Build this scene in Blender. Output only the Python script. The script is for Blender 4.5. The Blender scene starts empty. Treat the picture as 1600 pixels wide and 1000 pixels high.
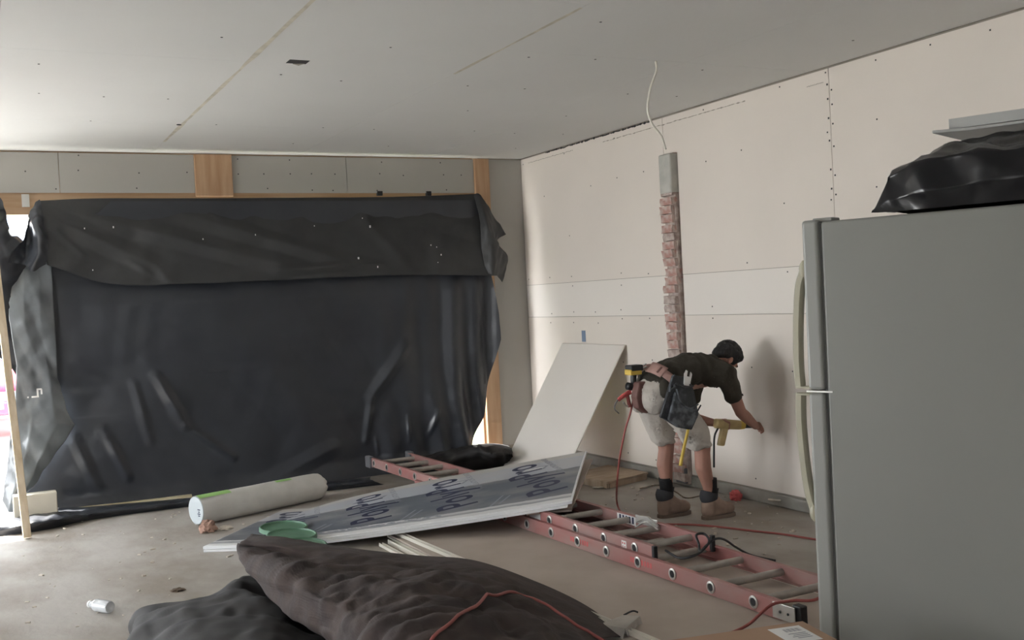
import bpy, bmesh, math, random
from mathutils import Vector as V, Matrix, noise
R = math.radians
random.seed(7)
C = bpy.context.scene.collection
sc = bpy.context.scene

# ---------------------------------------------------------------- camera, light, exposure
cam_d = bpy.data.cameras.new('camera'); cam = bpy.data.objects.new('camera', cam_d); C.objects.link(cam)
sc.camera = cam
cam_d.sensor_width = 36.0; cam_d.lens = 1650 / 1600 * 36.0
cam_d.clip_start = 0.05; cam_d.clip_end = 300
_A = ((0.88888952,-0.05414923,0.45491018),(-0.45539300,0.00377696,0.89028251),(-0.04992629,-0.99852571,-0.02130188))                       # world axes seen in camera coordinates (x right, y down, z forward)
_right = V((_A[0][0], _A[1][0], _A[2][0])); _down = V((_A[0][1], _A[1][1], _A[2][1])); _fwd = V((_A[0][2], _A[1][2], _A[2][2]))
_m = Matrix((_right, -_down, -_fwd)).transposed().to_4x4()
_m.translation = V((0, 0, 1.52))
cam.matrix_world = _m

world = bpy.data.worlds.new('overcast_sky'); sc.world = world; world.use_nodes = True
wn = world.node_tree; wn.nodes.clear()
w_out = wn.nodes.new('ShaderNodeOutputWorld'); w_bg = wn.nodes.new('ShaderNodeBackground')
w_tc = wn.nodes.new('ShaderNodeTexCoord'); w_sep = wn.nodes.new('ShaderNodeSeparateXYZ'); w_r = wn.nodes.new('ShaderNodeValToRGB')
wn.links.new(w_tc.outputs['Generated'], w_sep.inputs[0]); wn.links.new(w_sep.outputs['Z'], w_r.inputs[0])
w_r.color_ramp.elements[0].position = 0.0; w_r.color_ramp.elements[0].color = (0.93, 0.96, 1.0, 1)
w_r.color_ramp.elements[1].position = 0.6; w_r.color_ramp.elements[1].color = (0.88, 0.94, 1.0, 1)
wn.links.new(w_r.outputs[0], w_bg.inputs[0]); wn.links.new(w_bg.outputs[0], w_out.inputs[0])
w_bg.inputs['Strength'].default_value = 9.5
sun_d = bpy.data.lights.new('sun', 'SUN'); sun_d.energy = 20.0; sun_d.angle = R(2); sun_d.color = (1.0, .96, .90)
sun = bpy.data.objects.new('sun', sun_d); C.objects.link(sun); sun.rotation_euler = V((-.35, .8, 1.6)).to_track_quat('Z', 'Y').to_euler()

def portal(name, loc, rot, sx, sy):
    l = bpy.data.lights.new(name, 'AREA'); l.shape = 'RECTANGLE'; l.size = sx; l.size_y = sy
    l.cycles.is_portal = True
    o = bpy.data.objects.new(name, l); C.objects.link(o); o.location = loc; o.rotation_euler = rot
XL0 = -5.6
# portals sit in the openings of the building and only guide the sky's light through them
portal('side_door_portal', (XL0 - .08, 6.7, 1.2), (0, R(-90), 0), 2.4, 3.4)
portal('bay_door_portal', (-0.2, 9.26, 1.18), (R(-90), 0, 0), 1.0, 2.36)
portal('rear_fill_portal', (-1.8, -2.06, 1.5), (R(90), 0, 0), 1.2, 1.0)  # unseen rear opening, added to brighten the camera side of the room
sc.view_settings.view_transform = 'Standard'; sc.view_settings.look = 'None'
sc.view_settings.gamma = 1.0; sc.view_settings.use_curve_mapping = False
sc.view_settings.exposure = 0.92
sc.cycles.max_bounces = 10; sc.cycles.diffuse_bounces = 7; sc.cycles.glossy_bounces = 4
sc.cycles.use_denoising = True

# ---------------------------------------------------------------- materials
def mat(name, col, rough=.6, metal=0., var=.0, scale=4., col2=None, bump=.0, bscale=40., detail=4., stretch=(1, 1, 1), spec=.5, uv=False, sheen=0., thresh=(.35, .65)):
    m = bpy.data.materials.new(name); m.use_nodes = True
    nt = m.node_tree; b = nt.nodes['Principled BSDF']
    b.inputs['Roughness'].default_value = rough; b.inputs['Metallic'].default_value = metal
    b.inputs['Specular IOR Level'].default_value = spec
    b.inputs['Base Color'].default_value = (*col, 1)
    tc = nt.nodes.new('ShaderNodeTexCoord'); mp = nt.nodes.new('ShaderNodeMapping')
    mp.inputs['Scale'].default_value = stretch
    nt.links.new(tc.outputs['UV' if uv else 'Object'], mp.inputs[0])
    if var > 0 or col2:
        n = nt.nodes.new('ShaderNodeTexNoise'); n.inputs['Scale'].default_value = scale; n.inputs['Detail'].default_value = detail
        nt.links.new(mp.outputs[0], n.inputs['Vector'])
        r = nt.nodes.new('ShaderNodeValToRGB')
        c2 = col2 if col2 else tuple(c * (1 - var) for c in col)
        r.color_ramp.elements[0].position = thresh[0]; r.color_ramp.elements[0].color = (*c2, 1)
        r.color_ramp.elements[1].position = thresh[1]; r.color_ramp.elements[1].color = (*col, 1)
        nt.links.new(n.outputs['Fac'], r.inputs[0]); nt.links.new(r.outputs[0], b.inputs['Base Color'])
    if bump > 0:
        n2 = nt.nodes.new('ShaderNodeTexNoise'); n2.inputs['Scale'].default_value = bscale; n2.inputs['Detail'].default_value = 6
        nt.links.new(mp.outputs[0], n2.inputs['Vector'])
        bp = nt.nodes.new('ShaderNodeBump'); bp.inputs['Strength'].default_value = bump; bp.inputs['Distance'].default_value = .01
        nt.links.new(n2.outputs['Fac'], bp.inputs['Height']); nt.links.new(bp.outputs[0], b.inputs['Normal'])
    return m

M = dict(
    wallboard=mat('wallboard_paper', (.73, .67, .61), .75, var=.05, scale=.9, bump=.03, bscale=60, spec=.25),
    wallboard_light=mat('wallboard_pale_strip', (.755, .71, .66), .75, var=.04, scale=.9, bump=.03, bscale=60, spec=.25),
    ceilboard=mat('ceiling_board', (.70, .70, .685), .8, var=.05, scale=.7, bump=.03, spec=.2),
    backboard=mat('grey_board', (.385, .37, .34), .8, var=.06, scale=1.2, bump=.03, spec=.2),
    seam=mat('joint_gap', (.30, .27, .23), .9),
    tape=mat('joint_compound', (.66, .62, .52), .9, var=.25, scale=9, bump=.2),
    screw=mat('screw_head', (.06, .06, .06), .5, .6),
    dark=mat('dark_void', (.02, .02, .022), .8),
    wood=mat('pine_lumber', (.47, .31, .19), .65, col2=(.38, .22, .12), scale=3, stretch=(6, 6, .6), bump=.1),
    wood_h=mat('header_lumber', (.40, .27, .17), .65, col2=(.32, .19, .10), scale=3, stretch=(.5, 6, 8), bump=.1),
    wood_pale=mat('pale_lath', (.72, .60, .45), .65, col2=(.58, .45, .30), scale=3, stretch=(8, 8, .8), bump=.08),
    strip_wood=mat('yellow_lath', (.62, .56, .38), .7, col2=(.5, .42, .26), scale=5, bump=.1),
    plywood=mat('dusty_plywood', (.42, .33, .25), .8, col2=(.30, .22, .15), scale=5, stretch=(1, 5, 1), bump=.1),
    concrete=mat('dusty_concrete', (.40, .375, .345), .85, col2=(.27, .235, .20), scale=1.9, detail=12, bump=.5, bscale=10, spec=.25, thresh=(.36, .60), stretch=(1, .7, 1)),
    curb=mat('curb_concrete', (.34, .33, .30), .9, col2=(.24, .225, .20), scale=4, detail=8, bump=.5, bscale=20),
    tarp=mat('black_plastic', (.029, .032, .040), .34, col2=(.038, .042, .050), scale=2.0, bump=.12, bscale=5, spec=.5),
    tarp_black=mat('deep_black_plastic', (.006, .006, .008), .25, bump=.1, bscale=6, spec=.5),
    tarp_dusty=mat('dusty_black_plastic', (.040, .041, .042), .5, col2=(.028, .029, .031), scale=3, bump=.3, bscale=7, spec=.5),
    tarp_lit=mat('daylit_black_plastic', (.17, .19, .205), .3, col2=(.10, .11, .12), scale=3, bump=.35, bscale=9, spec=.7),  # pale grey stands in for daylight falling on the black plastic
    tarp_floor=mat('grey_tarp', (.036, .034, .033), .78, col2=(.024, .023, .024), scale=4, bump=.1, bscale=12, spec=.3),
    canvas=mat('brown_canvas', (.056, .039, .034), .9, col2=(.033, .023, .022), scale=7, detail=8, bump=.35, bscale=30, stretch=(1, 1, 1)),
    canvas_in=mat('canvas_underside', (.022, .021, .024), .8, bump=.2),
    brick=mat('old_brick', (.42, .235, .20), .9, col2=(.50, .40, .36), scale=14, detail=6, bump=.8, bscale=35, thresh=(.42, .58)),
    mortar=mat('old_mortar', (.52, .44, .40), .95, col2=(.34, .26, .23), scale=20, bump=.9, bscale=50),
    block=mat('cement_block', (.50, .49, .45), .9, var=.2, scale=8, bump=.3, bscale=30),
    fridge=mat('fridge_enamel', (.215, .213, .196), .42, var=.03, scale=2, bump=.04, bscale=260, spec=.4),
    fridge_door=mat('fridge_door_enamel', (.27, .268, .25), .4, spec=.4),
    gasket=mat('door_gasket', (.16, .16, .15), .6),
    handle=mat('aged_handle_plastic', (.40, .375, .28), .45, var=.1, scale=5),
    ladder=mat('red_fibreglass', (.36, .150, .140), .7, col2=(.34, .225, .205), scale=7, detail=6, bump=.06, stretch=(1, .4, 1)),
    alu=mat('dusty_aluminium', (.46, .43, .39), .6, .15, var=.25, scale=9),
    alu_bright=mat('worn_aluminium', (.62, .61, .58), .35, .8),
    cap=mat('grey_rubber', (.13, .13, .14), .7),
    black=mat('black_plastic_part', (.018, .018, .02), .5),
    hose=mat('red_hose', (.33, .085, .075), .5),
    drill_y=mat('tool_yellow', (.60, .42, .07), .5),
    tool_tan=mat('tool_tan', (.50, .38, .18), .5, var=.2, scale=20),
    steel=mat('steel', (.6, .6, .6), .3, .9),
    leather_pink=mat('pink_leather', (.44, .27, .24), .7, var=.15, scale=20, bump=.2),
    leather_black=mat('black_leather', (.035, .038, .043), .6, col2=(.10, .11, .125), scale=14, detail=6, bump=.35, bscale=60, thresh=(.30, .50)),
    leather_dusty=mat('dusty_black_leather', (.13, .145, .165), .65, col2=(.04, .045, .052), scale=22, detail=6, bump=.3, thresh=(.42, .6)),
    leather_red=mat('oxblood_leather', (.16, .075, .065), .6, var=.3, scale=12, bump=.2),
    skin=mat('skin', (.37, .19, .14), .6, var=.12, scale=10, bump=.05, bscale=90),
    hair=mat('black_hair', (.010, .009, .009), .6, bump=.9, bscale=90, stretch=(1, 1, .3)),
    shirt=mat('olive_shirt', (.042, .036, .026), .9, var=.2, scale=6, bump=.2, bscale=30),
    shorts=mat('khaki_shorts', (.52, .48, .43), .9, var=.12, scale=6, bump=.3, bscale=25),
    sock=mat('black_sock', (.012, .012, .012), .9, bump=.3, bscale=80),
    boot=mat('tan_nubuck', (.31, .22, .17), .85, var=.2, scale=14, bump=.2),
    sole=mat('brown_rubber_sole', (.19, .14, .11), .8, bump=.2),
    collar=mat('black_padded_collar', (.04, .04, .045), .8, bump=.2),
    lid=mat('green_lid_plastic', (.125, .245, .165), .45, var=.15, scale=8),
    foam=mat('white_foam_edge', (.74, .75, .76), .8, bump=.1),
    drywall_dusty=mat('dusty_drywall', (.46, .40, .35), .85, col2=(.40, .34, .29), scale=2.4, detail=6, bump=.06),
    drywall_edge=mat('white_board_edge', (.70, .67, .60), .7),
    roll=mat('roll_wrap', (.66, .65, .62), .6, var=.1, scale=7, bump=.25, bscale=6),
    roll_end=mat('roll_end', (.42, .46, .48), .8, bump=.15, bscale=120),
    green=mat('green_print', (.36, .62, .22), .6),
    ink=mat('navy_ink', (.03, .035, .075), .6),
    ink_grey=mat('grey_ink', (.28, .29, .33), .6),
    ink_pale=mat('pale_ink', (.55, .56, .56), .6),
    white=mat('white_sticker', (.78, .78, .77), .5),
    red_ink=mat('red_sticker', (.55, .10, .10), .5),
    card=mat('cardboard', (.42, .27, .18), .8, var=.08, scale=5),
    paper=mat('brown_paper', (.42, .26, .20), .9, var=.3, scale=12),
    bottle=mat('clear_plastic', (.62, .64, .66), .2, spec=.7),
    foam_block=mat('cream_block', (.56, .52, .43), .85, var=.08, scale=3, bump=.1),
    metal_box=mat('grey_metal', (.40, .40, .385), .5, var=.05),
    dirt=mat('dirt', (.20, .15, .11), .95, var=.4, scale=30),
    debris=mat('pale_debris', (.62, .56, .48), .9, var=.25, scale=20),
    car_red=mat('car_paint_red', (.66, .02, .05), .25, spec=.7),
    car_glass=mat('car_glass', (.05, .07, .09), .1, spec=.8),
    car_trim=mat('car_trim', (.30, .34, .40), .4),
    tyre=mat('tyre', (.03, .03, .03), .8),
    drive=mat('outside_concrete', (.62, .61, .59), .9, var=.2, scale=1.2, bump=.2),
    lawn=mat('lawn', (.34, .40, .14), .95, var=.4, scale=6, bump=.5),
    siding=mat('pale_siding', (.74, .75, .75), .8, var=.06, scale=3),
    roofing=mat('roof_shingle', (.16, .15, .15), .9, var=.3, scale=12),
    win=mat('window_glass', (.20, .26, .36), .15),
)

# ---------------------------------------------------------------- builders
def worldloc(o):
    p = V((0, 0, 0))
    while o: p += o.location; o = o.parent
    return p

def link(name, me, parent=None):
    o = bpy.data.objects.new(name, me); C.objects.link(o)
    if parent: o.parent = parent
    return o

def tag(o, label=None, cat=None, group=None, kind=None):
    for k, v in (('label', label), ('category', cat), ('group', group), ('kind', kind)):
        if v: o[k] = v
    return o

def empty(name, loc, label=None, cat=None, group=None, kind=None, rot=(0, 0, 0)):
    o = bpy.data.objects.new(name, None); C.objects.link(o); o.location = loc; o.rotation_euler = rot
    o.empty_display_size = .1
    return tag(o, label, cat, group, kind)

def cr(pts, n):
    """Catmull-Rom through pts, n steps per span"""
    pts = [V(p) for p in pts]
    if len(pts) < 2: return pts
    P = [pts[0] * 2 - pts[1]] + pts + [pts[-1] * 2 - pts[-2]]
    out = []
    for i in range(1, len(P) - 2):
        a, b, c, d = P[i - 1:i + 3]
        for k in range(n):
            t = k / n
            out.append(.5 * ((2 * b) + (c - a) * t + (2 * a - 5 * b + 4 * c - d) * t * t + (3 * b - a - 3 * c + d) * t ** 3))
    out.append(pts[-1]); return out

class MB:
    def __init__(s): s.v = []; s.f = []; s.uv = None
    def add(s, vs, fs):
        o = len(s.v); s.v += [V(v) for v in vs]; s.f += [tuple(i + o for i in f) for f in fs]; return s
    def box(s, c, d, rot=None):
        x, y, z = d[0] / 2, d[1] / 2, d[2] / 2
        vs = [V((a * x, b * y, e * z)) for e in (-1, 1) for b in (-1, 1) for a in (-1, 1)]
        if rot is not None: vs = [rot @ v for v in vs]
        return s.add([v + V(c) for v in vs], [(0, 2, 3, 1), (4, 5, 7, 6), (0, 1, 5, 4), (2, 6, 7, 3), (0, 4, 6, 2), (1, 3, 7, 5)])
    def b2(s, a, b):  # box by two corners
        return s.box([(a[i] + b[i]) / 2 for i in range(3)], [abs(b[i] - a[i]) for i in range(3)])
    def ext(s, poly, w):   # closed polygon extruded by vector w
        n = len(poly); P = [V(p) for p in poly]; w = V(w)
        return s.add(P + [p + w for p in P], [tuple(range(n))[::-1], tuple(range(n, 2 * n))] + [(i, (i + 1) % n, n + (i + 1) % n, n + i) for i in range(n)])
    def tube(s, path, r, n=10, smooth=6, caps=True):
        P = cr(path, smooth) if smooth > 1 else [V(p) for p in path]
        m = len(P); vs = []; fs = []
        t0 = (P[1] - P[0]).normalized(); up = V((0, 0, 1)) if abs(t0.z) < .9 else V((1, 0, 0))
        u = t0.cross(up).normalized()
        for i, p in enumerate(P):
            t = (P[min(i + 1, m - 1)] - P[max(i - 1, 0)]).normalized()
            u = (u - t * u.dot(t)); u = u.normalized() if u.length > 1e-6 else t.orthogonal().normalized()
            w = t.cross(u)
            rr = r(i / (m - 1)) if callable(r) else r
            for k in range(n):
                a = 2 * math.pi * k / n; vs.append(p + (u * math.cos(a) + w * math.sin(a)) * rr)
        for i in range(m - 1):
            for k in range(n): fs.append((i * n + k, i * n + (k + 1) % n, (i + 1) * n + (k + 1) % n, (i + 1) * n + k))
        if caps: fs += [tuple(range(n))[::-1], tuple(range((m - 1) * n, m * n))]
        return s.add(vs, fs)
    def cyl(s, a, b, r, r2=None, n=16):
        r2 = r if r2 is None else r2
        return s.tube([a, b], lambda t: r + (r2 - r) * t, n, 1)
    def lathe(s, c, axis, prof, n=32):     # prof: (radius, height along axis)
        ax = V(axis).normalized(); u = ax.orthogonal().normalized(); w = ax.cross(u); c = V(c)
        vs = []; fs = []
        for r, h in prof:
            for k in range(n):
                a = 2 * math.pi * k / n; vs.append(c + ax * h + (u * math.cos(a) + w * math.sin(a)) * r)
        for i in range(len(prof) - 1):
            for k in range(n): fs.append((i * n + k, i * n + (k + 1) % n, (i + 1) * n + (k + 1) % n, (i + 1) * n + k))
        fs += [tuple(range(n))[::-1], tuple(range((len(prof) - 1) * n, len(prof) * n))]
        return s.add(vs, fs)
    def ball(s, c, r, n=10):
        r = r if hasattr(r, '__len__') else (r, r, r)
        vs = []; fs = []; m = n // 2 + 1
        for i in range(m + 1):
            ph = math.pi * i / m
            for k in range(n):
                a = 2 * math.pi * k / n
                vs.append(V((math.sin(ph) * math.cos(a) * r[0], math.sin(ph) * math.sin(a) * r[1], math.cos(ph) * r[2])) + V(c))
        for i in range(m):
            for k in range(n): fs.append((i * n + k, (i + 1) * n + k, (i + 1) * n + (k + 1) % n, i * n + (k + 1) % n))
        return s.add(vs, fs)
    def build(s, name, m, parent=None, smooth=False, bevel=0., local=False, seg=2, solid=0., ang=None):
        if parent: org = V((0, 0, 0)) if local else worldloc(parent)
        else:
            lo = V([min(v[i] for v in s.v) for i in range(3)]); hi = V([max(v[i] for v in s.v) for i in range(3)])
            org = V(((lo.x + hi.x) / 2, (lo.y + hi.y) / 2, lo.z))
        me = bpy.data.meshes.new(name)
        me.from_pydata([tuple(v - org) for v in s.v], [], s.f); me.update()
        bm = bmesh.new(); bm.from_mesh(me)
        if not s.uv: bmesh.ops.recalc_face_normals(bm, faces=bm.faces)
        bm.to_mesh(me); bm.free()
        if s.uv:
            l = me.uv_layers.new(name='UVMap')
            for lp in me.loops: l.data[lp.index].uv = s.uv[lp.vertex_index]
        me.materials.append(m)
        if smooth: me.polygons.foreach_set('use_smooth', [True] * len(me.polygons))
        o = link(name, me, parent)
        if not parent: o.location = org
        if solid:
            q = o.modifiers.new('thickness', 'SOLIDIFY'); q.thickness = solid; q.offset = 0
        if bevel:
            q = o.modifiers.new('bevel', 'BEVEL'); q.width = bevel; q.segments = seg; q.limit_method = 'ANGLE'; q.angle_limit = R(40)
        if ang:
            me.polygons.foreach_set('use_smooth', [True] * len(me.polygons))
            me.set_sharp_from_angle(angle=R(ang))
        return o

def grid(fn, nu, nv):
    """surface mesh from fn(u,v)->point"""
    mb = MB(); mb.uv = []
    vs = []
    for j in range(nv + 1):
        for i in range(nu + 1):
            vs.append(fn(i / nu, j / nv)); mb.uv.append((i / nu, j / nv))
    mb.add(vs, [(j * (nu + 1) + i, j * (nu + 1) + i + 1, (j + 1) * (nu + 1) + i + 1, (j + 1) * (nu + 1) + i) for j in range(nv) for i in range(nu)])
    return mb

def lin(pts, n):
    pts = [V(p) for p in pts]
    return [a.lerp(b, k / n) for a, b in zip(pts[:-1], pts[1:]) for k in range(n)] + [pts[-1]]
def net(ctrl, sub, cr=None):
    cr = cr or globals()['cr']
    """catmull-rom patch through a net of world points -> (grid of points, nu, nv)"""
    rows = [cr(r, sub) for r in ctrl]
    cols = [cr([r[i] for r in rows], sub) for i in range(len(rows[0]))]
    return [[cols[i][j] for i in range(len(cols))] for j in range(len(cols[0]))]

def sheet(ctrl, sub, disp=None, fold=None):
    G = net(ctrl, sub, fold); nv = len(G) - 1; nu = len(G[0]) - 1
    mb = MB(); mb.uv = []
    vs = []
    for j in range(nv + 1):
        for i in range(nu + 1):
            a = G[j][min(i + 1, nu)] - G[j][max(i - 1, 0)]; b = G[min(j + 1, nv)][i] - G[max(j - 1, 0)][i]
            n = a.cross(b); n = n.normalized() if n.length > 1e-9 else V((0, 0, 1))
            p = G[j][i]
            if disp: p = p + n * disp(p, i / nu, j / nv)
            vs.append(p); mb.uv.append((i / nu, j / nv))
    mb.add(vs, [(j * (nu + 1) + i, j * (nu + 1) + i + 1, (j + 1) * (nu + 1) + i + 1, (j + 1) * (nu + 1) + i) for j in range(nv) for i in range(nu)])
    return mb

from mathutils.bvhtree import BVHTree
def bvh(o):
    org = worldloc(o); return BVHTree.FromPolygons([v.co + org for v in o.data.vertices], [tuple(p.vertices) for p in o.data.polygons])
def tri(x): return abs((x % 1.0) - .5) * 2
_rs = random.Random(3)
_dirs = [V((_rs.uniform(-1, 1), _rs.uniform(-1, 1), _rs.uniform(-1, 1))).normalized() for _ in range(12)]
def crumple(p, f=2.0, amp=.02, seed=0, k=4):
    d = 0; w = noise.noise_vector(p * f * .5 + V((seed, 0, 0))) * .5
    q = p + w / f
    for i in range(k):
        a = _dirs[(seed + i) % 12]
        d += (tri(q.dot(a) * f * (1 + .35 * i) + i * .37) - .5) / (1 + .5 * i)
    return d * amp
def ridge(p, a, b, w):
    """1 on the segment a-b, falling off with width w"""
    a = V(a); b = V(b); ab = b - a; t = max(0, min(1, (p - a).dot(ab) / ab.length_squared))
    d = (p - a - ab * t).length
    return max(0, 1 - d / w) * (1 - .55 * abs(2 * t - 1))

# ---------------------------------------------------------------- room shell
XW, YB, ZC, XL, YR = 4.83, 9.10, 2.86, -5.6, -2.0
f = tag(MB().b2((XL - .2, YR - .2, -.12), (XW + .2, YB + .24, 0)).build('floor', M['concrete']), kind='structure')
ceil = empty('ceiling', (0, 0, ZC), kind='structure')
MB().b2((XL - .1, YR - .1, ZC + .015), (XW + .1, YB + .2, ZC + .12)).build('joist_deck', M['seam'], ceil)
g = .0010
xs = [XL, -4.70, -3.48, -2.26, -1.04, .18, 1.40, 2.62, 3.84, XW - .004]
ends = [[4.6, 8.0], [5.1, 7.7], [4.6, 8.0], [5.1, 7.7], [5.71, 7.7], [5.71, 7.7], [4.2, 7.7], [5.1, 7.7], [5.1, 7.7]]
for i in range(9):
    ys = [YR] + [ends[i][0] - 3.66] + ends[i] + [YB - .003]
    for a, b in zip(ys[:-1], ys[1:]):
        MB().b2((xs[i] + g, a + g, ZC), (xs[i + 1] - g, b - g, ZC + .0127)).build('ceiling_board', M['ceilboard'], ceil)
# smeared joint compound along two of the seams
def smear(x0, y0, y1, w, seed):
    def fn(u, v):
        y = y0 + (y1 - y0) * v; e = w * (.55 + .6 * noise.noise(V((seed, y * 2.1, 0))))
        return V((x0 + (u - .5) * 2 * e * .5 + .004 * noise.noise(V((y * 6, seed, 1))), y, ZC - .0015))
    return grid(fn, 2, 60)
smear(1.40, 4.2, 8.5, .045, 1).build('joint_compound', M['tape'], ceil, smooth=True)
smear(2.62, 4.25, 5.72, .035, 5).build('joint_compound', M['tape'], ceil, smooth=True)
# ceiling box cut-out with its dark recess, seen edge on
cb = MB()
for x, y, r in ((1.655, 5.645, .055),): cb.b2((x - r, y - .04, ZC - .002), (x + r, y + .04, ZC + .03))
cb.build('box_cutout', M['dark'], ceil)
MB().ext([(1.64, 5.69, ZC - .004), (1.70, 5.67, ZC - .004), (1.68, 5.72, ZC - .004)], (0, 0, .003)).build('torn_paper_flap', M['seam'], ceil)
MB().lathe((1.38, 7.72, ZC - .004), (0, 0, 1), [(.018, 0), (.018, .01)], 10).build('knockout_hole', M['dark'], ceil)
nail = MB()
rr = random.Random(11)
for i in range(2, 9):
    for k in range(6):
        for yy in (4.4 + k * .81,):
            for xx in (xs[i] + .22, xs[i] + .62, xs[i] + 1.0):
                if rr.random() < .55 and xx < XW - .1:
                    nail.box((xx + rr.uniform(-.03, .03), yy + rr.uniform(-.05, .05), ZC - .0005), (.010, .010, .003))
tag(nail.build('screw_heads', M['screw'], ceil), kind='stuff')

# right wall: boards on a backing
wr = empty('wall_right', (XW, 3.5, 0), kind='structure')
MB().b2((XW + .015, YR - .1, .02), (XW + .14, YB + .1, ZC + .02)).build('stud_backing', M['seam'], wr)
def wb(poly, m, th=.013):   # polygon in (Y,Z)
    return MB().ext([(XW, y, z) for y, z in poly], (th, 0, 0)).build('wall_board', m, wr)
def rect(y0, y1, z0, z1): return [(y0 + .0018, z0 + .0018), (y1 - .0018, z0 + .0018), (y1 - .0018, z1 - .0018), (y0 + .0018, z1 - .0018)]
Wm, Wl = M['wallboard'], M['wallboard_light']
wb(rect(6.735, YB, .10, 1.32), Wm); wb(rect(6.735, YB, 1.32, 1.63), Wl); wb(rect(6.735, YB, 1.63, 2.85), Wm)
wb([(6.732, 2.848), (6.732, 2.56), (6.562, 2.56), (6.562, 1.632), (4.957, 1.632), (4.957, 2.848)], Wm)
wb(rect(2.9, 6.56, .10, 1.32), Wm); wb(rect(2.9, 6.56, 1.32, 1.63), Wl)
wb(rect(1.30, 4.955, 1.63, 2.85), Wm); wb(rect(YR, 2.9, .10, 1.63), Wm); wb(rect(YR, 1.30, 1.63, 2.85), Wm)
MB().b2((XW + .002, YR, 0), (XW + .14, YB, .088)).build('curb', M['curb'], wr, bevel=.01)
sw = MB(); rr = random.Random(5)
for y in [9.05 - .406 * k for k in range(26)]:
    for z in (.16, .55, .95, 1.28, 1.37, 1.59, 1.67, 2.05, 2.45, 2.81):
        if rr.random() < .62 and not (6.5 < y < 6.8): sw.box((XW - .0006, y + rr.uniform(-.02, .02), z + rr.uniform(-.02, .02)), (.003, .009, .009))
for z in [1.7, 1.84, 2.1, 2.22, 2.4, 2.54, 2.66, 2.75]:
    sw.box((XW - .0006, 4.97, z), (.003, .011, .012)); sw.box((XW - .0006, 4.935, z - .04), (.003, .01, .01))
tag(sw.build('screw_heads', M['screw'], wr), kind='stuff')
def raggedline(y0, y1, z, m, seed, amp=.006, w=.004):   # torn board paper below the ceiling joint
    fn = lambda u, v: V((XW - .0012, y0 + (y1 - y0) * u, z + amp * noise.noise(V((u * 22, seed, 0))) + (v - .5) * w * (1 + 2.2 * noise.noise(V((u * 60, seed, 4))))))
    return grid(fn, 120, 1).build('torn_paper_edge', m, wr)
raggedline(8.95, 8.1, 2.80, M['seam'], 2); raggedline(7.6, 5.75, 2.795, M['seam'], 3, .006, .005)
raggedline(8.6, 6.9, 2.848, M['dark'], 6, .006, .010); raggedline(5.15, 5.0, 2.77, M['seam'], 9)
# outlet cut in the lower board
MB().b2((XW - .0015, 8.035, 1.095), (XW + .004, 8.10, 1.195)).build('outlet_cutout', M['win'], wr)

# brick pier in the gap of the wall
pier = empty('brick_pier', (4.81, 6.65, .02), kind='structure')
MB().b2((4.80, 6.575, .02), (4.90, 6.722, 2.56)).build('mortar_core', M['mortar'], pier, bevel=.008)
rr = random.Random(21)
z = .05; bms = []
for q in range(5):
    bm_ = bmesh.new(); bmesh.ops.create_cube(bm_, size=1)
    bmesh.ops.subdivide_edges(bm_, edges=bm_.edges[:], cuts=1, use_grid_fill=True)
    for v in bm_.verts:
        v.co = V((v.co.x * .06, v.co.y * .14, v.co.z * .058)) + noise.noise_vector(v.co * 3 + V((q * 7, 0, 0))) * .007
    me = bpy.data.meshes.new('brick'); bm_.to_mesh(me); bm_.free(); me.materials.append(M['brick']); bms.append(me)
mort = M['mortar']
bmm = [b.copy() for b in bms]
for b in bmm: b.materials.clear(); b.materials.append(mort)
while z < 2.24:
    b = link('brick', (bmm if rr.random() < .22 else bms)[rr.randrange(5)], pier)
    dz = rr.choice((.062, .07, .066, .08))
    b.location = V((4.797 + rr.uniform(-.010, .010), 6.648 + rr.uniform(-.010, .012), z + .03)) - pier.location
    b.rotation_euler = (rr.uniform(-.05, .05), rr.uniform(-.08, .08), rr.uniform(-.06, .06))
    z += dz
MB().b2((4.775, 6.58, .03), (4.85, 6.70, .15)).build('dark_footing', M['cap'], pier, bevel=.008)
MB().b2((4.765, 6.570, 2.255), (4.86, 6.722, 2.555)).build('cement_block', M['block'], pier, bevel=.012)

# back wall
wk = empty('wall_back', (1.5, YB, 0), kind='structure')
MB().b2((XL, YB + .02, 2.36), (4.32, YB + .22, ZC)).build('framing_header', M['wood_h'], wk)
def bb(x0, x1, z0, z1): return MB().b2((x0 + .002, YB, z0), (x1 - .002, YB + .0127, z1)).build('wall_board', M['backboard'], wk)
bb(XL, -1.9, 2.53, 2.848); bb(-1.9, .68, 2.53, 2.848); bb(.68, 1.73, 2.53, 2.848); bb(2.04, 3.06, 2.53, 2.848); bb(3.06, 4.32, 2.53, 2.848); bb(4.47, XW, .10, 1.70); bb(4.47, XW, 1.70, 2.848)
MB().b2((4.47, YB + .013, 0), (XW + .1, YB + .2, ZC)).build('stud_backing', M['seam'], wk)
MB().b2((1.73, YB - .022, 2.50), (2.04, YB + .02, 2.853)).build('wide_board', M['wood'], wk, bevel=.003)
MB().b2((4.32, YB - .03, 0), (4.47, YB + .20, 2.853)).build('door_post', M['wood'], wk, bevel=.003)
MB().b2((4.300, YB + .02, 0), (4.32, YB + .16, 2.36)).build('door_post_liner', M['wood'], wk)
MB().b2((XL, YB, 0), (-1.0, YB + .2, 2.36)).build('left_wall_panel', M['backboard'], wk)
sk = MB(); rr = random.Random(8)
for k in range(22):
    for z in (2.56, 2.70, 2.82):
        x = -.2 + k * .21
        if rr.random() < .5 and not (1.7 < x < 2.06) and x < 4.3: sk.box((x + rr.uniform(-.03, .03), YB - .0006, z + rr.uniform(-.01, .01)), (.010, .003, .010))
tag(sk.build('screw_heads', M['screw'], wk), kind='stuff')
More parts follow.
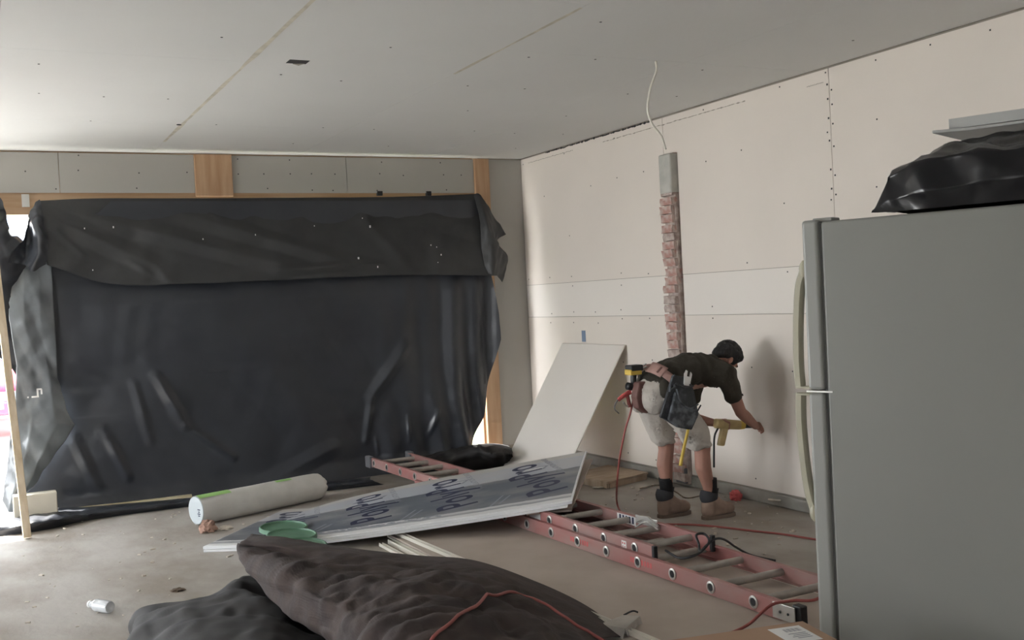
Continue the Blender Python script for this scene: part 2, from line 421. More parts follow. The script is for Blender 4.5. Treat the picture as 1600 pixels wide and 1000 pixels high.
MB().b2((.40, YB + .012, 2.42), (.455, YB + .021, 2.52)).build('strap_plate', M['alu_bright'], wk)
for x in (3.34, 3.82): MB().b2((x, YB - .02, 2.505), (x + .045, YB + .018, 2.545)).build('dark_clip', M['dark'], wk)

# left wall with its open side door, rear wall with an unseen opening added for fill light
wl = empty('wall_left', (XL, 3, 0), kind='structure')
def shell(a, b): return MB().b2(a, b).build('wall_panel', M['ceilboard'], wl)
shell((XL - .12, YR, 0), (XL, 5.0, ZC)); shell((XL - .12, 8.4, 0), (XL, YB + .2, ZC)); shell((XL - .12, 5.0, 2.4), (XL, 8.4, ZC))
wre = empty('wall_rear', (0, YR, 0), kind='structure')
for a, b in (((XL, YR - .12, 0), (-2.4, YR, ZC)), ((-1.2, YR - .12, 0), (XW, YR, ZC)), ((-2.4, YR - .12, 0), (-1.2, YR, 1.0)), ((-2.4, YR - .12, 2.0), (-1.2, YR, ZC))):
    MB().b2(a, b).build('wall_panel', M['ceilboard'], wre)

# ---------------------------------------------------------------- outside
tag(MB().b2((-60, -40, -.22), (60, 90, -.125)).build('ground', M['drive']), kind='structure')
tag(MB().b2((2.2, 9.6, -.124), (40, 30, -.06)).build('lawn', M['lawn']), kind='structure')
tag(MB().b2((-60, 9.34, -.124), (2.2, 24, -.02)).build('driveway', M['drive']), kind='structure')
car = empty('car', (.2, 16.2, 0), 'red car parked on the driveway outside the open bay door', 'car')
prof = [(-.85, .30), (-.90, .62), (-.80, .88), (.05, 1.00), (.85, 1.48), (2.3, 1.50), (3.1, 1.05), (3.45, .98), (3.5, .35)]
cx0 = -.75
body = MB(); body.ext([(cx0 - .02, 16.2 + y - .0, z) for y, z in prof], (1.72, 0, 0)); body.build('body', M['car_red'], car, bevel=.08, seg=4, ang=50)
MB().ext([(cx0 + .12, 16.24, .985), (cx0 + 1.56, 16.24, .985), (cx0 + 1.42, 17.0, 1.44), (cx0 + .26, 17.0, 1.44)], (0, -.02, .02)).build('windscreen', M['car_glass'], car)
for xx in (cx0 - .03, cx0 + 1.69): MB().ext([(xx, 16.6, 1.05), (xx, 17.1, 1.42), (xx, 18.4, 1.42), (xx, 19.0, 1.08)], (.02, 0, 0)).build('side_window', M['car_glass'], car)
MB().b2((cx0 + .02, 15.24, .32), (cx0 + 1.66, 15.36, .50)).build('bumper', M['car_red'], car, bevel=.03)
MB().b2((cx0 + .35, 15.27, .50), (cx0 + 1.33, 15.33, .62)).build('grille', M['car_trim'], car, bevel=.01)
MB().b2((cx0 + .62, 15.22, .40), (cx0 + 1.06, 15.25, .50)).build('number_plate', M['white'], car)
for xx in (cx0 + .02, cx0 + 1.30): MB().ext([(xx, 15.30, .60), (xx + .36, 15.27, .60), (xx + .36, 15.33, .74), (xx, 15.38, .78)], (0, .1, 0)).build('headlight', M['car_trim'], car, bevel=.01)
for xx in (cx0 - .02, cx0 + 1.5):
    for yy in (16.1, 18.7):
        w_ = MB().lathe((xx, yy, .30), (1, 0, 0), [(.24, 0), (.32, .01), (.32, .19), (.24, .2)], 24).build('wheel', M['tyre'], car, ang=40)
        MB().lathe((xx - .005, yy, .30), (1, 0, 0), [(.20, 0), (.20, .21)], 16).build('hub', M['alu'], w_)
house = empty('house', (2, 32, 0), 'pale sided house across the street seen through the bay door gap', 'house')
MB().b2((-6, 32, -.1), (10, 40, 5.2)).build('wall', M['siding'], house)
MB().ext([(-6.4, 31.6, 5.2), (-6.4, 40.4, 5.2), (-6.4, 36, 8.2)], (16.8, 0, 0)).build('roof', M['roofing'], house)
for xx in (-4.2, -.9, .9, 4.0, 7.0):
    for zz in (.9, 3.3):
        fr = MB().b2((xx - .6, 31.93, zz), (xx + .6, 32.0, zz + 1.3)).build('window', M['white'], house)
        MB().b2((xx - .52, 31.91, zz + .08), (xx - .04, 31.935, zz + 1.22)).build('pane', M['win'], fr)
        MB().b2((xx + .04, 31.91, zz + .08), (xx + .52, 31.935, zz + 1.22)).build('pane', M['win'], fr)
#MARK2
# ---------------------------------------------------------------- black plastic over the bay door
tp = empty('plastic_tarp', (2.4, 8.95, 0), 'huge black plastic tarp hung over the bay door opening', 'tarp')
def lerpt(tab, t):
    for (a, x), (b, y) in zip(tab[:-1], tab[1:]):
        if t <= b: return x + (y - x) * max(0, (t - a) / (b - a))
    return tab[-1][1]
_L = [(0.607,8.950,0.014), (0.209,8.950,0.207), (0.361,8.950,0.545), (0.656,8.950,0.739), (0.476,8.950,0.981), (0.292,8.950,1.095), (0.212,8.950,1.248), (0.262,8.950,1.834), (0.506,8.950,2.370)]
_Rr = [(3.839,8.950,0.056), (4.092,8.950,0.165), (4.226,8.950,0.422), (4.310,8.950,0.716), (4.434,8.950,1.131), (4.427,8.950,1.374), (4.394,8.950,1.739), (4.334,8.950,2.343)]
LT = [(p[2], p[0]) for p in _L]; RT = [(p[2], p[0]) for p in _Rr]
CRE = [((1.312,8.950,1.014), (1.516,8.950,0.603), .10, .075), ((1.516,8.950,0.603), (1.890,8.950,0.296), .07, .05), ((0.877,8.950,0.641), (1.047,8.950,0.237), .08, .05),
       ((0.662,8.950,0.587), (0.805,8.950,0.191), .10, .05), ((3.488,8.950,1.133), (3.140,8.950,0.698), .12, .06), ((3.140,8.950,0.698), (3.076,8.950,0.304), .07, .04),
       ((3.471,8.950,0.494), (3.476,8.950,0.261), .035, .03), ((3.167,8.950,0.323), (3.183,8.950,0.177), .03, .03), ((3.756,8.950,0.526), (3.673,8.950,0.299), .05, .03),
       ((1.590,8.950,1.019), (1.904,8.950,1.032), .03, .012), ((1.137,8.950,0.976), (1.234,8.950,0.501), .08, .03), ((0.567,8.950,1.822), (0.570,8.950,1.023), .05, .05),
       ((2.091,8.950,0.028), (2.751,8.950,0.282), .15, .05), ((4.290,8.950,1.682), (4.283,8.950,0.719), .03, .035)]
CRE = [(V(a), V(b), w, h) for a, b, w, h in CRE]
def sheet_pt(u, v):
    zt = 2.45 - .50 * max(0, 1 - u / .14); zb = -.01 + .12 * max(0, (u - .93) / .07)
    z = zt + (zb - zt) * v
    x0 = lerpt(LT, z); x1 = lerpt(RT, z); x = x0 + (x1 - x0) * u
    p = V((x, 8.95, z)); d = 0
    d += .030 * max(0, (u - .70) / .3) * math.sin(x * 26 + 1.5 * z + 1.2 * math.sin(z * 2.2)) + .02 * max(0, (u - .6) / .4) * math.sin(x * 11 - z)
    d += .05 * max(0, 1 - u / .12) ** 1.3
    d += .020 * noise.noise(V((x * 1.1, 0, z * .8))) + .030 * (1 - abs(2 * u - 1)) * v * math.sin(x * 2.3 + 1.0)
    d += crumple(p, .9, .012 + .022 * v * v, 2) + crumple(p, 3.5, .004, 6)
    for a, b, w, h in CRE: d -= h * .8 * ridge(p, a, b, w * .62)
    if z < .18: d -= .10 * (1 - z / .18) ** 2
    k = min(1, max(0, (z - 1.62) / .2)); d = d * (1 - .8 * k) + .03 * k
    return V((x, 8.965 + d, z))
grid(sheet_pt, 340, 200).build('hanging_sheet', M['tarp'], tp, smooth=True)
F = [[(0.516,9.050,2.460), (0.939,9.050,2.479), (1.689,9.050,2.478), (2.501,9.050,2.482), (3.385,9.050,2.487), (4.019,9.050,2.504), (4.338,9.050,2.516)],
     [(0.503,8.980,2.299), (0.922,8.980,2.294), (1.665,8.980,2.286), (2.471,8.980,2.276), (3.347,8.980,2.266), (4.008,8.980,2.277), (4.345,8.980,2.285)],
     [(0.517,8.910,2.120), (0.949,8.910,2.035), (1.638,8.910,2.017), (2.438,8.910,2.024), (3.307,8.910,2.015), (3.981,8.910,1.999), (4.375,8.910,1.990)],
     [(0.541,8.860,1.948), (1.015,8.860,1.782), (1.615,8.860,1.764), (2.410,8.860,1.766), (3.219,8.870,1.771), (3.903,8.880,1.753), (4.386,8.880,1.730)]]
FR = [((0.550,8.950,2.345), (1.434,8.950,1.868), .10, .040), ((0.735,8.950,2.369), (2.607,8.950,1.829), .10, .045), ((1.462,8.950,2.390), (3.309,8.950,1.788), .09, .035),
      ((0.634,8.950,2.210), (0.800,8.950,2.016), .035, .02), ((1.142,8.950,1.965), (1.293,8.950,1.847), .03, .02), ((1.337,8.950,1.923), (1.439,8.950,1.779), .03, .02),
      ((1.670,8.950,2.467), (1.895,8.950,2.296), .03, .022), ((2.328,8.950,1.838), (3.254,8.950,1.882), .05, .05), ((3.100,8.950,2.352), (3.556,8.950,1.797), .07, .03),
      ((0.512,8.950,2.321), (0.527,8.950,2.097), .04, .03)]
FR = [(V(a), V(b), w, h) for a, b, w, h in FR]
def fd(p, u, v):
    q = V((p.x, 8.95, p.z)); d = 0
    for a, b, w, h in FR: d -= h * ridge(q, a, b, w) * .8
    return (d + crumple(q, 2.6, .012, 5) + .01 * noise.noise(q * 3)) * (.15 + .85 * min(1, v * 2.5)) + .012 * math.sin(v * 3.14)
flap = sheet(F, 26, fd).build('folded_flap', M['tarp_dusty'], tp, smooth=True, solid=.004)
fb = bvh(flap); sk = MB()
for p_, r_ in (((0.789,8.500,2.196), .006), ((0.993,8.500,2.203), .008), ((1.652,8.500,2.098), .007), ((2.066,8.500,2.126), .006), ((3.039,8.500,2.179), .011), ((2.922,8.500,1.912), .012), ((3.099,8.500,2.428), .007), ((3.193,8.500,2.368), .005),
               ((3.587,8.500,2.010), .006), ((3.640,8.500,1.992), .005), ((3.679,8.500,1.924), .007), ((3.089,8.500,1.836), .008), ((2.975,8.500,2.250), .005), ((2.556,8.500,2.191), .005), ((3.645,8.500,1.858), .004), ((0.830,8.500,1.883), .005)):
    d_ = V(p_) - V((0, 0, 1.52)); h_ = fb.ray_cast(V(p_), d_.normalized())
    if h_[0]: sk.box(h_[0] + V((0, -.004, 0)), (r_ * 1.2, .003, r_ * 2))
tag(sk.build('paint_specks', M['white'], tp), kind='stuff')
# gathered folds at the upper left, with daylight showing past them
G1 = [[(0.525,9.040,2.469), (0.486,9.020,2.437), (0.449,9.000,2.366), (0.430,8.980,2.275)],
      [(0.546,8.930,2.294), (0.486,8.860,2.264), (0.425,8.960,2.199), (0.384,8.900,2.161)],
      [(0.549,8.860,2.091), (0.483,8.820,2.075), (0.396,8.920,2.034), (0.315,8.840,2.061)],
      [(0.531,8.840,1.952), (0.437,8.800,1.900), (0.381,8.880,1.954), (0.266,8.840,1.975)]]
sheet(G1, 12, lambda p, u, v: crumple(p, 7, .018, 4)).build('gathered_corner', M['tarp'], tp, smooth=True)
G2 = [[(-0.015,9.000,2.524), (0.159,9.000,2.524), (0.245,9.000,2.485), (0.275,8.980,2.400)],
      [(-0.025,8.930,2.324), (0.145,8.900,2.296), (0.250,8.940,2.274), (0.304,8.960,2.196)],
      [(-0.038,8.900,2.083), (0.133,8.880,2.077), (0.256,8.860,2.097), (0.362,8.980,2.187)],
      [(-0.048,8.900,1.892), (0.124,8.860,1.908), (0.264,8.840,1.936), (0.423,8.950,2.016)],
      [(-0.061,8.960,1.654), (0.110,8.930,1.645), (0.244,8.920,1.687), (0.368,9.000,1.782)],
      [(-0.079,8.960,1.327), (0.092,8.950,1.306), (0.194,8.940,1.240), (0.319,8.950,1.083)]]
sheet(G2, 12, lambda p, u, v: crumple(p, 6, .022, 1)).build('bunched_side', M['tarp'], tp, smooth=True)
G3 = [[(4.274,9.030,2.514), (4.339,9.000,2.492), (4.431,8.960,2.313), (4.552,8.940,2.122)],
      [(4.274,8.920,2.251), (4.313,8.840,2.201), (4.384,8.860,2.107), (4.447,8.940,2.051)],
      [(4.265,8.900,2.010), (4.342,8.840,2.004), (4.440,8.880,1.975), (4.549,8.930,1.903)],
      [(4.294,8.880,1.751), (4.340,8.840,1.736), (4.412,8.880,1.723), (4.481,8.930,1.668)]]
sheet(G3, 12, lambda p, u, v: crumple(p, 8, .010, 7)).build('flap_end', M['tarp_dusty'], tp, smooth=True, solid=.004)
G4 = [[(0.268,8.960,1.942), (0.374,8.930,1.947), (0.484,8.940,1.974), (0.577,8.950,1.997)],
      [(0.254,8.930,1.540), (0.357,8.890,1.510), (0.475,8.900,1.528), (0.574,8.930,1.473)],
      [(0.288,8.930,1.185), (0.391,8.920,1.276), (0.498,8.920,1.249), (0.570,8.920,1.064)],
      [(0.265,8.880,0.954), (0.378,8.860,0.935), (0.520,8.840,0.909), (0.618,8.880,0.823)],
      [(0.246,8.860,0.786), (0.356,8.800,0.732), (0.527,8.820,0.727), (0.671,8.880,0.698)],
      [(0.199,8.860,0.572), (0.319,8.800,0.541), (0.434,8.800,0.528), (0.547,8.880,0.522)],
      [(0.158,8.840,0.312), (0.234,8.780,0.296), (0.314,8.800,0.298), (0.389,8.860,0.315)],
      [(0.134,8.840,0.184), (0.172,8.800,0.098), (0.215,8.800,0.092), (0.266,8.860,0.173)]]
tag(sheet(G4, 12, lambda p, u, v: crumple(p, 4.5, .016, 3), lin).build('corner_flap', M['tarp_lit'], tp, smooth=True, solid=.004), 'corner flap folded forward, daylight on it painted pale grey')
mk = MB()
for dx, dz, w, h in ((0, 0, .05, .012), (.018, .03, .012, .055), (.03, .055, .035, .012), (.045, .035, .012, .04), (-.05, .0, .012, .012)):
    c = V((0.396,8.740,0.951)); mk.box((c.x + dx, c.y, c.z + dz), (w, .003, h))
mk.build('printed_mark', M['white'], tp)
FT = [[(-0.063,9.058,0.030), (0.386,9.073,0.050), (0.796,8.943,0.040), (1.513,8.821,0.030), (2.286,8.755,0.030), (3.003,8.703,0.030)],
      [(-0.063,8.545,0.050), (0.351,8.343,0.090), (0.756,8.531,0.060), (1.466,8.554,0.050), (2.199,8.427,0.060), (2.907,8.430,0.050)],
      [(-0.066,8.414,-0.000), (0.348,8.382,0.000), (0.757,8.570,-0.000), (1.468,8.580,0.000), (2.216,8.503,0.000), (3.015,8.420,0.000)]]
sheet(FT, 14, lambda p, u, v: crumple(p, 7, .02, 6) * math.sin(v * 3.14)).build('floor_tail', M['tarp'], tp, smooth=True)
RP = [[(3.353,9.135,0.020), (3.754,9.363,0.080), (4.021,9.055,0.150), (4.233,8.870,0.170), (4.465,8.936,0.120)],
      [(3.228,8.639,0.050), (3.506,8.530,0.120), (3.774,8.436,0.190), (3.877,8.094,0.210), (4.171,8.292,0.150)],
      [(3.316,8.596,0.000), (3.584,8.516,0.000), (3.874,8.473,0.010), (4.172,8.500,0.000), (4.308,8.512,0.000)]]
tag(sheet(RP, 12, lambda p, u, v: crumple(p, 6, .035, 9) * math.sin(v * 3.14)).build('crumpled_cloth', M['tarp_floor'], smooth=True, solid=.003),
    'dark crumpled cloth heaped at the foot of the wooden door post', 'cloth')

# ---------------------------------------------------------------- things on the floor by the back wall
a, b = V((.265, 8.16, 0)), V((.156, 8.80, 2.474)); d = (b - a)
q = d.to_track_quat('Z', 'Y').to_matrix()
st = MB(); st.box((a + b) / 2 + V((0, 0, .005)), (.052, .030, d.length), q)
tag(st.build('wooden_prop', M['wood_pale'], bevel=.003), 'long pale wooden prop leaning upright in front of the left end of the tarp', 'lumber')
blk = MB(); blk.b2((.20, 8.62, .0), (.50, 8.74, .235))
o = tag(blk.build('cream_block', M['foam_block'], bevel=.008), 'cream rectangular block standing on the floor behind the wooden prop', 'block')
for nm, p0, p1, zc, lab in (('wood_strip', (0.579,8.954,0.012), (1.491,8.820,0.012), .012, 'lower yellowish wood strip lying at the foot of the tarp'),
                            ('wood_strip', (0.618,8.960,0.036), (1.518,8.847,0.036), .036, 'upper yellowish wood strip resting on another at the foot of the tarp')):
    p0 = V(p0); p1 = V(p1); d = p1 - p0; w = V((-d.y, d.x, 0)).normalized() * .035
    o = MB().ext([p0 - w + V((0, 0, -.011)), p1 - w + V((0, 0, -.011)), p1 + w + V((0, 0, -.011)), p0 + w + V((0, 0, -.011))], (0, 0, .022)).build(nm, M['strip_wood'], bevel=.002)
    tag(o, lab, 'lumber')
tag(MB().tube([(1.352,8.764,0.008), (1.408,8.655,0.012), (1.472,8.658,0.008)], .008, 6).build('wood_splinter', M['debris']), 'small pale splinter on the floor left of the white roll', 'debris')

# roll of wrap
ra, rb = V((1.36, 7.79, .105)), V((2.42, 8.17, .105)); rd = (rb - ra); L = rd.length; rd.normalize()
roll = empty('wrapped_roll', (1.9, 7.95, 0), 'thick white wrapped roll with green printed stripes lying before the tarp', 'roll')
def rollpt(u, v):
    ang = 2 * math.pi * u; t = -.0 + v * L
    r = .105 * (1 + .03 * noise.noise(V((math.cos(ang) * 2, math.sin(ang) * 2, t * 5))))
    if v > .93: r *= 1 - ((v - .93) / .07) ** 2 * (.55 + .1 * math.sin(ang * 7))
    s = rd.cross(V((0, 0, 1))).normalized()
    return ra + rd * t + s * math.cos(ang) * r + V((0, 0, 1)) * math.sin(ang) * r
rg = grid(rollpt, 48, 40); rg.build('wrap', M['roll'], roll, smooth=True)
e_ = MB().lathe(ra - rd * .004, rd, [(.03, 0), (.097, 0), (.101, .006), (.101, .012)], 40).build('end_face', M['roll_end'], roll, ang=40)
mk = MB()
s_ = rd.cross(V((0, 0, 1))).normalized()
for hh, ww in ((.01, .030), (-.006, .016), (-.02, .034), (-.034, .02)): mk.box(ra - rd * .0055 + V((0, 0, hh)) + s_ * .045, (.003, ww, .007), Matrix.Rotation(math.atan2(rd.y, rd.x), 3, 'Z'))
mk.build('end_print', M['ink'], roll)
def arc(t0, t1, a0, a1):
    s = rd.cross(V((0, 0, 1))).normalized()
    return grid(lambda u, v: ra + rd * (t0 + (t1 - t0) * v) + (s * math.cos(a0 + (a1 - a0) * u) + V((0, 0, 1)) * math.sin(a0 + (a1 - a0) * u)) * .1085, 8, 8)
for t0, t1, a0, a1 in ((.0, .26, R(58), R(88)), (.66, .80, R(66), R(84))): arc(t0, t1, a0, a1).build('green_stripe', M['green'], roll, smooth=True)

# ---------------------------------------------------------------- foam sheets resting on the ladder
A0, A1, B0, B1 = V((1.23, 6.88, 0)), V((3.25, 5.67, .205)), V((1.98, 7.74, 0)), V((3.93, 6.60, .34))
def sheet_f(u, v, dz=0, du=0, dv=0):
    k = 1 if u > .0 else 0
    near = A0.lerp(A1, u); far = B0.lerp(B1, u)
    near.z = A1.z * max(0, (u - .16) / .84) ** 1.25; far.z = B1.z * max(0, (u - .10) / .90) ** .8
    p = near.lerp(far, v); p.z += .010 * math.sin(v * 3.1) * u
    return p + V((du, dv, dz))
def slab(name, m, t, dz, parent, u0=0., u1=1., v0=0., v1=1., du=0, dv=0, wob=0):
    nu, nv = 36, 14
    mb = MB(); mb.uv = []; vs = []
    for s in (0, 1):
        for j in range(nv + 1):
            for i in range(nu + 1):
                u = u0 + (u1 - u0) * i / nu; v = v0 + (v1 - v0) * j / nv
                vs.append(sheet_f(u, v, dz + t * s, du, dv)); mb.uv.append((u, v))
    N = (nu + 1) * (nv + 1); fs = []
    for j in range(nv):
        for i in range(nu):
            a = j * (nu + 1) + i; fs.append((a + N, a + 1 + N, a + nu + 2 + N, a + nu + 1 + N)); fs.append((a, a + nu + 1, a + nu + 2, a + 1))
    for i in range(nu):
        a = i; fs.append((a, a + 1, a + 1 + N, a + N)); a = nv * (nu + 1) + i; fs.append((a + 1, a, a + N, a + 1 + N))
    for j in range(nv):
        a = j * (nu + 1); b_ = a + nu + 1; fs.append((b_, a, a + N, b_ + N)); a += nu; b_ += nu; fs.append((a, b_, b_ + N, a + N))
    mb.add(vs, fs); return mb.build(name, m, parent, ang=40)
lowb = empty('foam_sheet', (2.0, 7.0, 0), 'plain foam sheet under the printed one, only its white edge showing', 'insulation board')
slab('core', M['foam'], .014, .002, lowb, u1=.985, dv=-.012)
fs_ = empty('foam_sheet', (2.5, 6.8, 0), 'foam insulation sheet printed with large navy letters, propped on the ladder', 'insulation board')
slab('core', M['foam'], .018, .018, fs_)
film = mat('printed_film', (.40, .42, .44), .42, spec=.4)
nt = film.node_tree; pb = nt.nodes['Principled BSDF']
def nd(t, **k):
    n = nt.nodes.new(t)
    for a_, b_ in k.items(): setattr(n, a_, b_)
    return n
tcn = nd('ShaderNodeTexCoord'); sp = nd('ShaderNodeSeparateXYZ'); nz = nd('ShaderNodeTexNoise'); nz.inputs['Scale'].default_value = 14; nz.inputs['Detail'].default_value = 5
nt.links.new(tcn.outputs['UV'], sp.inputs[0]); nt.links.new(tcn.outputs['UV'], nz.inputs['Vector'])
ad = nd('ShaderNodeMath', operation='MULTIPLY_ADD'); ad.inputs[1].default_value = .045
nt.links.new(nz.outputs['Fac'], ad.inputs[0]); nt.links.new(sp.outputs['Y'], ad.inputs[2])
rp = nd('ShaderNodeValToRGB'); rp.color_ramp.interpolation = 'CONSTANT'
els = [(0, (.66, .66, .66)), (.085, (.30, .31, .33)), (.115, (.55, .55, .56)), (.15, (.12, .135, .16)), (.66, (.40, .42, .46)), (.92, (.46, .45, .43))]
rp.color_ramp.elements[0].position = 0; rp.color_ramp.elements[0].color = (*els[0][1], 1)
rp.color_ramp.elements[1].position = els[1][0]; rp.color_ramp.elements[1].color = (*els[1][1], 1)
for p_, c_ in els[2:]: e = rp.color_ramp.elements.new(p_); e.color = (*c_, 1)
nt.links.new(ad.outputs[0], rp.inputs[0])
n3 = nd('ShaderNodeTexNoise'); n3.inputs['Scale'].default_value = 5; n3.inputs['Detail'].default_value = 8; nt.links.new(tcn.outputs['UV'], n3.inputs['Vector'])
mx = nd('ShaderNodeMix', data_type='RGBA'); mx.inputs[7].default_value = (.45, .42, .39, 1)
mr = nd('ShaderNodeMapRange'); mr.inputs[1].default_value = .45; mr.inputs[2].default_value = .75; mr.inputs[4].default_value = .55
nt.links.new(n3.outputs['Fac'], mr.inputs[0]); nt.links.new(mr.outputs[0], mx.inputs[0]); nt.links.new(rp.outputs[0], mx.inputs[6]); nt.links.new(mx.outputs[2], pb.inputs['Base Color'])
bn = nd('ShaderNodeBump'); bn.inputs['Strength'].default_value = .25; bn.inputs['Distance'].default_value = .01; nt.links.new(n3.outputs['Fac'], bn.inputs['Height']); nt.links.new(bn.outputs[0], pb.inputs['Normal'])
slab('printed_film', film, .0012, .0362, fs_, u0=.002, u1=.995, v0=.02, v1=.995)
LU, LW = 2.40, 1.20
def surf(u, v, h=.0385): return sheet_f(u, v, h)
def letters(txt, u0, v0, m, name, off, bl=(-.147, .68), cap=(-.105, -.062), drop=0., span=(0., 1.)):
    """lettering running obliquely across the sheet: bl = run of the whole word, cap = rise of a capital"""
    cu = bpy.data.curves.new('t', 'FONT'); cu.body = txt; cu.size = 1; cu.offset = off; cu.resolution_u = 5; cu.space_character = 1.06
    o = bpy.data.objects.new('t', cu); C.objects.link(o)
    me = bpy.data.meshes.new_from_object(o.evaluated_get(bpy.context.evaluated_depsgraph_get()))
    bpy.data.objects.remove(o)
    bm = bmesh.new(); bm.from_mesh(me); bmesh.ops.triangulate(bm, faces=bm.faces[:])
    w = max(v.co.x for v in bm.verts); h = max(v.co.y for v in bm.verts)
    bmesh.ops.subdivide_edges(bm, edges=[e for e in bm.edges if e.calc_length() > .15], cuts=1)
    org = worldloc(fs_)
    for v in bm.verts:
        a = span[0] + (span[1] - span[0]) * v.co.x / w; b = (v.co.y / h if drop == 0 else drop + .15 * v.co.y / h)
        v.co = surf(u0 + a * bl[0] + b * cap[0], min(.985, v0 + a * bl[1] + b * cap[1])) - org
    bm.to_mesh(me); bm.free(); me.name = name; me.materials.append(m)
    return link(name, me, fs_)
for uc in (.235, .482, .727, .980):
    letters('PolyPro', uc, .23, M['ink'], 'printed_word', .014)
    letters('INSULATION BOARD', uc, .23, M['ink_grey'], 'small_print', .012, drop=-.42, span=(.45, 1.08))
def quad(u0, u1, v0, v1, m, name, sk=0.):
    g_ = grid(lambda a, b: surf(u0 + (u1 - u0) * a + sk * b, v0 + (v1 - v0) * b, .0382), 6, 6); return g_.build(name, m, fs_)
for uc in (.27, .53, .78):
    quad(uc - .012, uc - .006, .13, .30, M['ink_grey'], 'print_bar', .02); quad(uc + .01, uc + .016, .15, .28, M['ink_grey'], 'print_bar', .02)
    quad(uc + .01, uc + .10, .72, .80, M['ink_grey'], 'print_block', .01); quad(uc + .03, uc + .09, .735, .785, M['ink_pale'], 'print_block', .01)
pm = MB(); rr = random.Random(4)
for k in range(60):
    u = .28 + .35 * rr.random(); v = .085 + .03 * rr.random()
    P_ = [surf(u, v, .0384), surf(u + .012, v, .0384), surf(u + .010, v + .012, .0384), surf(u - .002, v + .012, .0384)]; pm.add(P_, [(0, 1, 2, 3)])
tag(pm.build('fine_print', M['ink_grey'], fs_), kind='stuff')
# bare board poking out beyond the right end
_p1, _p2 = V((3.990,6.625,0.300)), V((3.272,5.718,0.165))
o = MB().ext([_p2 + V((-.25, .12, -.01)), _p2, _p1, _p1 + V((-.35, .15, -.03))], (0, 0, .0125)).build('drywall_offcut', M['drywall_dusty'])
tag(o, 'tan drywall offcut poking out beyond the right end of the printed foam sheet', 'wallboard')

# leaning board
lb = empty('leaning_wallboard', (4.15, 7.9, 0), 'square wallboard leaning against the right wall beside the worker', 'wallboard')
t = V((.013, 0, .006))
bo = [V((4.13, 8.42, .0)), V((4.13, 7.38, .0)), V((4.805, 7.38, 1.075)), V((4.805, 8.42, 1.075))]
MB().ext(bo, t).build('face', M['wallboard_light'], lb, bevel=.002)
MB().ext([bo[1] + V((-.001, -.004, 0)), bo[1] + V((-.001, .02, 0)), bo[2] + V((-.001, .02, 0)), bo[2] + V((-.001, -.004, 0))], t + V((.001, 0, 0))).build('taped_edge', M['drywall_edge'], lb)

# stack of wallboard on the floor
stk = empty('wallboard_stack', (2.8, 4.8, 0), kind='group')
for i, (dx, dy, l) in enumerate(((0, 0, ''), (.025, .03, ''), (-.02, .05, ''))):
    t_ = MB().b2((2.33 + dx, 3.0 + dy, .0005 + .0132 * i), (3.53 + dx, 6.50 + dy, .013 + .0132 * i)).build('drywall_sheet', M['drywall_dusty'] if i == 2 else M['drywall_edge'], bevel=.002)
    tag(t_, ('bottom sheet of the drywall stack under the ladder', 'middle sheet of the drywall stack under the ladder', 'dusty tan top sheet of the drywall stack under the ladder')[i], 'wallboard')
bpy.data.objects.remove(stk)

# white channels lying along the left edge of the stack
def channel(p0, p1, w, h, lab):
    p0 = V(p0); p1 = V(p1); d = (p1 - p0).normalized(); s = V((-d.y, d.x, 0)) * w; z_ = V((0, 0, 1))
    th = .004
    prof = [(-1, 0), (1, 0), (1, h), (1 - th * 2 / w, h), (1 - th * 2 / w, th), (-1 + th * 2 / w, th), (-1 + th * 2 / w, h), (-1, h)]
    o = MB().ext([p0 + s * a / 2 + z_ * b for a, b in prof], p1 - p0).build('white_channel', M['drywall_edge'])
    return tag(o, lab, 'trim')
channel((2.345, 6.35, .043), (2.475, 3.40, .043), .030, .022, 'long white metal channel on the edge of the drywall stack, nearest the ladder')
channel((2.285, 6.32, .0), (2.30, 3.50, .0), .034, .030, 'long white metal channel on the floor beside the drywall stack')
channel((2.215, 6.30, .0), (2.20, 3.60, .0), .026, .020, 'thin white channel partly under the brown canvas')
br = empty('metal_bracket', (2.46, 3.83, .05), 'bent grey metal bracket clipped over the end of the white channels', 'bracket')
MB().ext([(2.38, 3.95, .068), (2.53, 4.00, .068), (2.57, 3.93, .074), (2.42, 3.82, .074)], (0, 0, .004)).build('top_plate', M['alu'], br)
MB().ext([(2.42, 3.82, .078), (2.38, 3.95, .072), (2.34, 3.93, .0), (2.38, 3.80, .0)], (.004, 0, 0)).build('side_plate', M['alu'], br)
MB().ext([(2.42, 3.82, .078), (2.57, 3.93, .078), (2.575, 3.92, .045), (2.535, 3.90, .048), (2.50, 3.87, .045), (2.425, 3.81, .045)], (0, -.004, 0)).build('front_lip', M['alu'], br)
MB().tube([(2.53, 3.995, .072), (2.58, 4.0, .08), (2.60, 3.985, .074)], .004, 6).build('hook', M['dark'], br)

# ---------------------------------------------------------------- bucket lids
for i, (c, tilt, lab) in enumerate((
    ((1.755,6.890,0.090), (.03, -.05), 'green bucket lid at the back of the overlapping row'), ((1.718,6.550,0.105), (.05, -.05), 'green bucket lid second from the back of the row'),
    ((1.679,6.207,0.110), (.06, -.06), 'green bucket lid third from the back of the row'), ((1.709,5.917,0.100), (.03, -.03), 'green bucket lid at the front, mostly under the brown canvas'))):
    c = V(c); n = V((tilt[0], tilt[1], 1)); n.normalize()
    ld = empty('bucket_lid', c, lab, 'lid', 'green bucket lids')
    MB().lathe(c - n * .026, n, [(.150, 0), (.158, .002), (.158, .022), (.152, .028), (.146, .028), (.144, .018), (.120, .014), (.0005, .014)], 48).build('disc', M['lid'], ld, ang=35)
    MB().lathe(c - n * .013, n, [(.075, 0), (.078, .002), (.0005, .0025)], 30).build('centre_boss', M['lid'], ld)

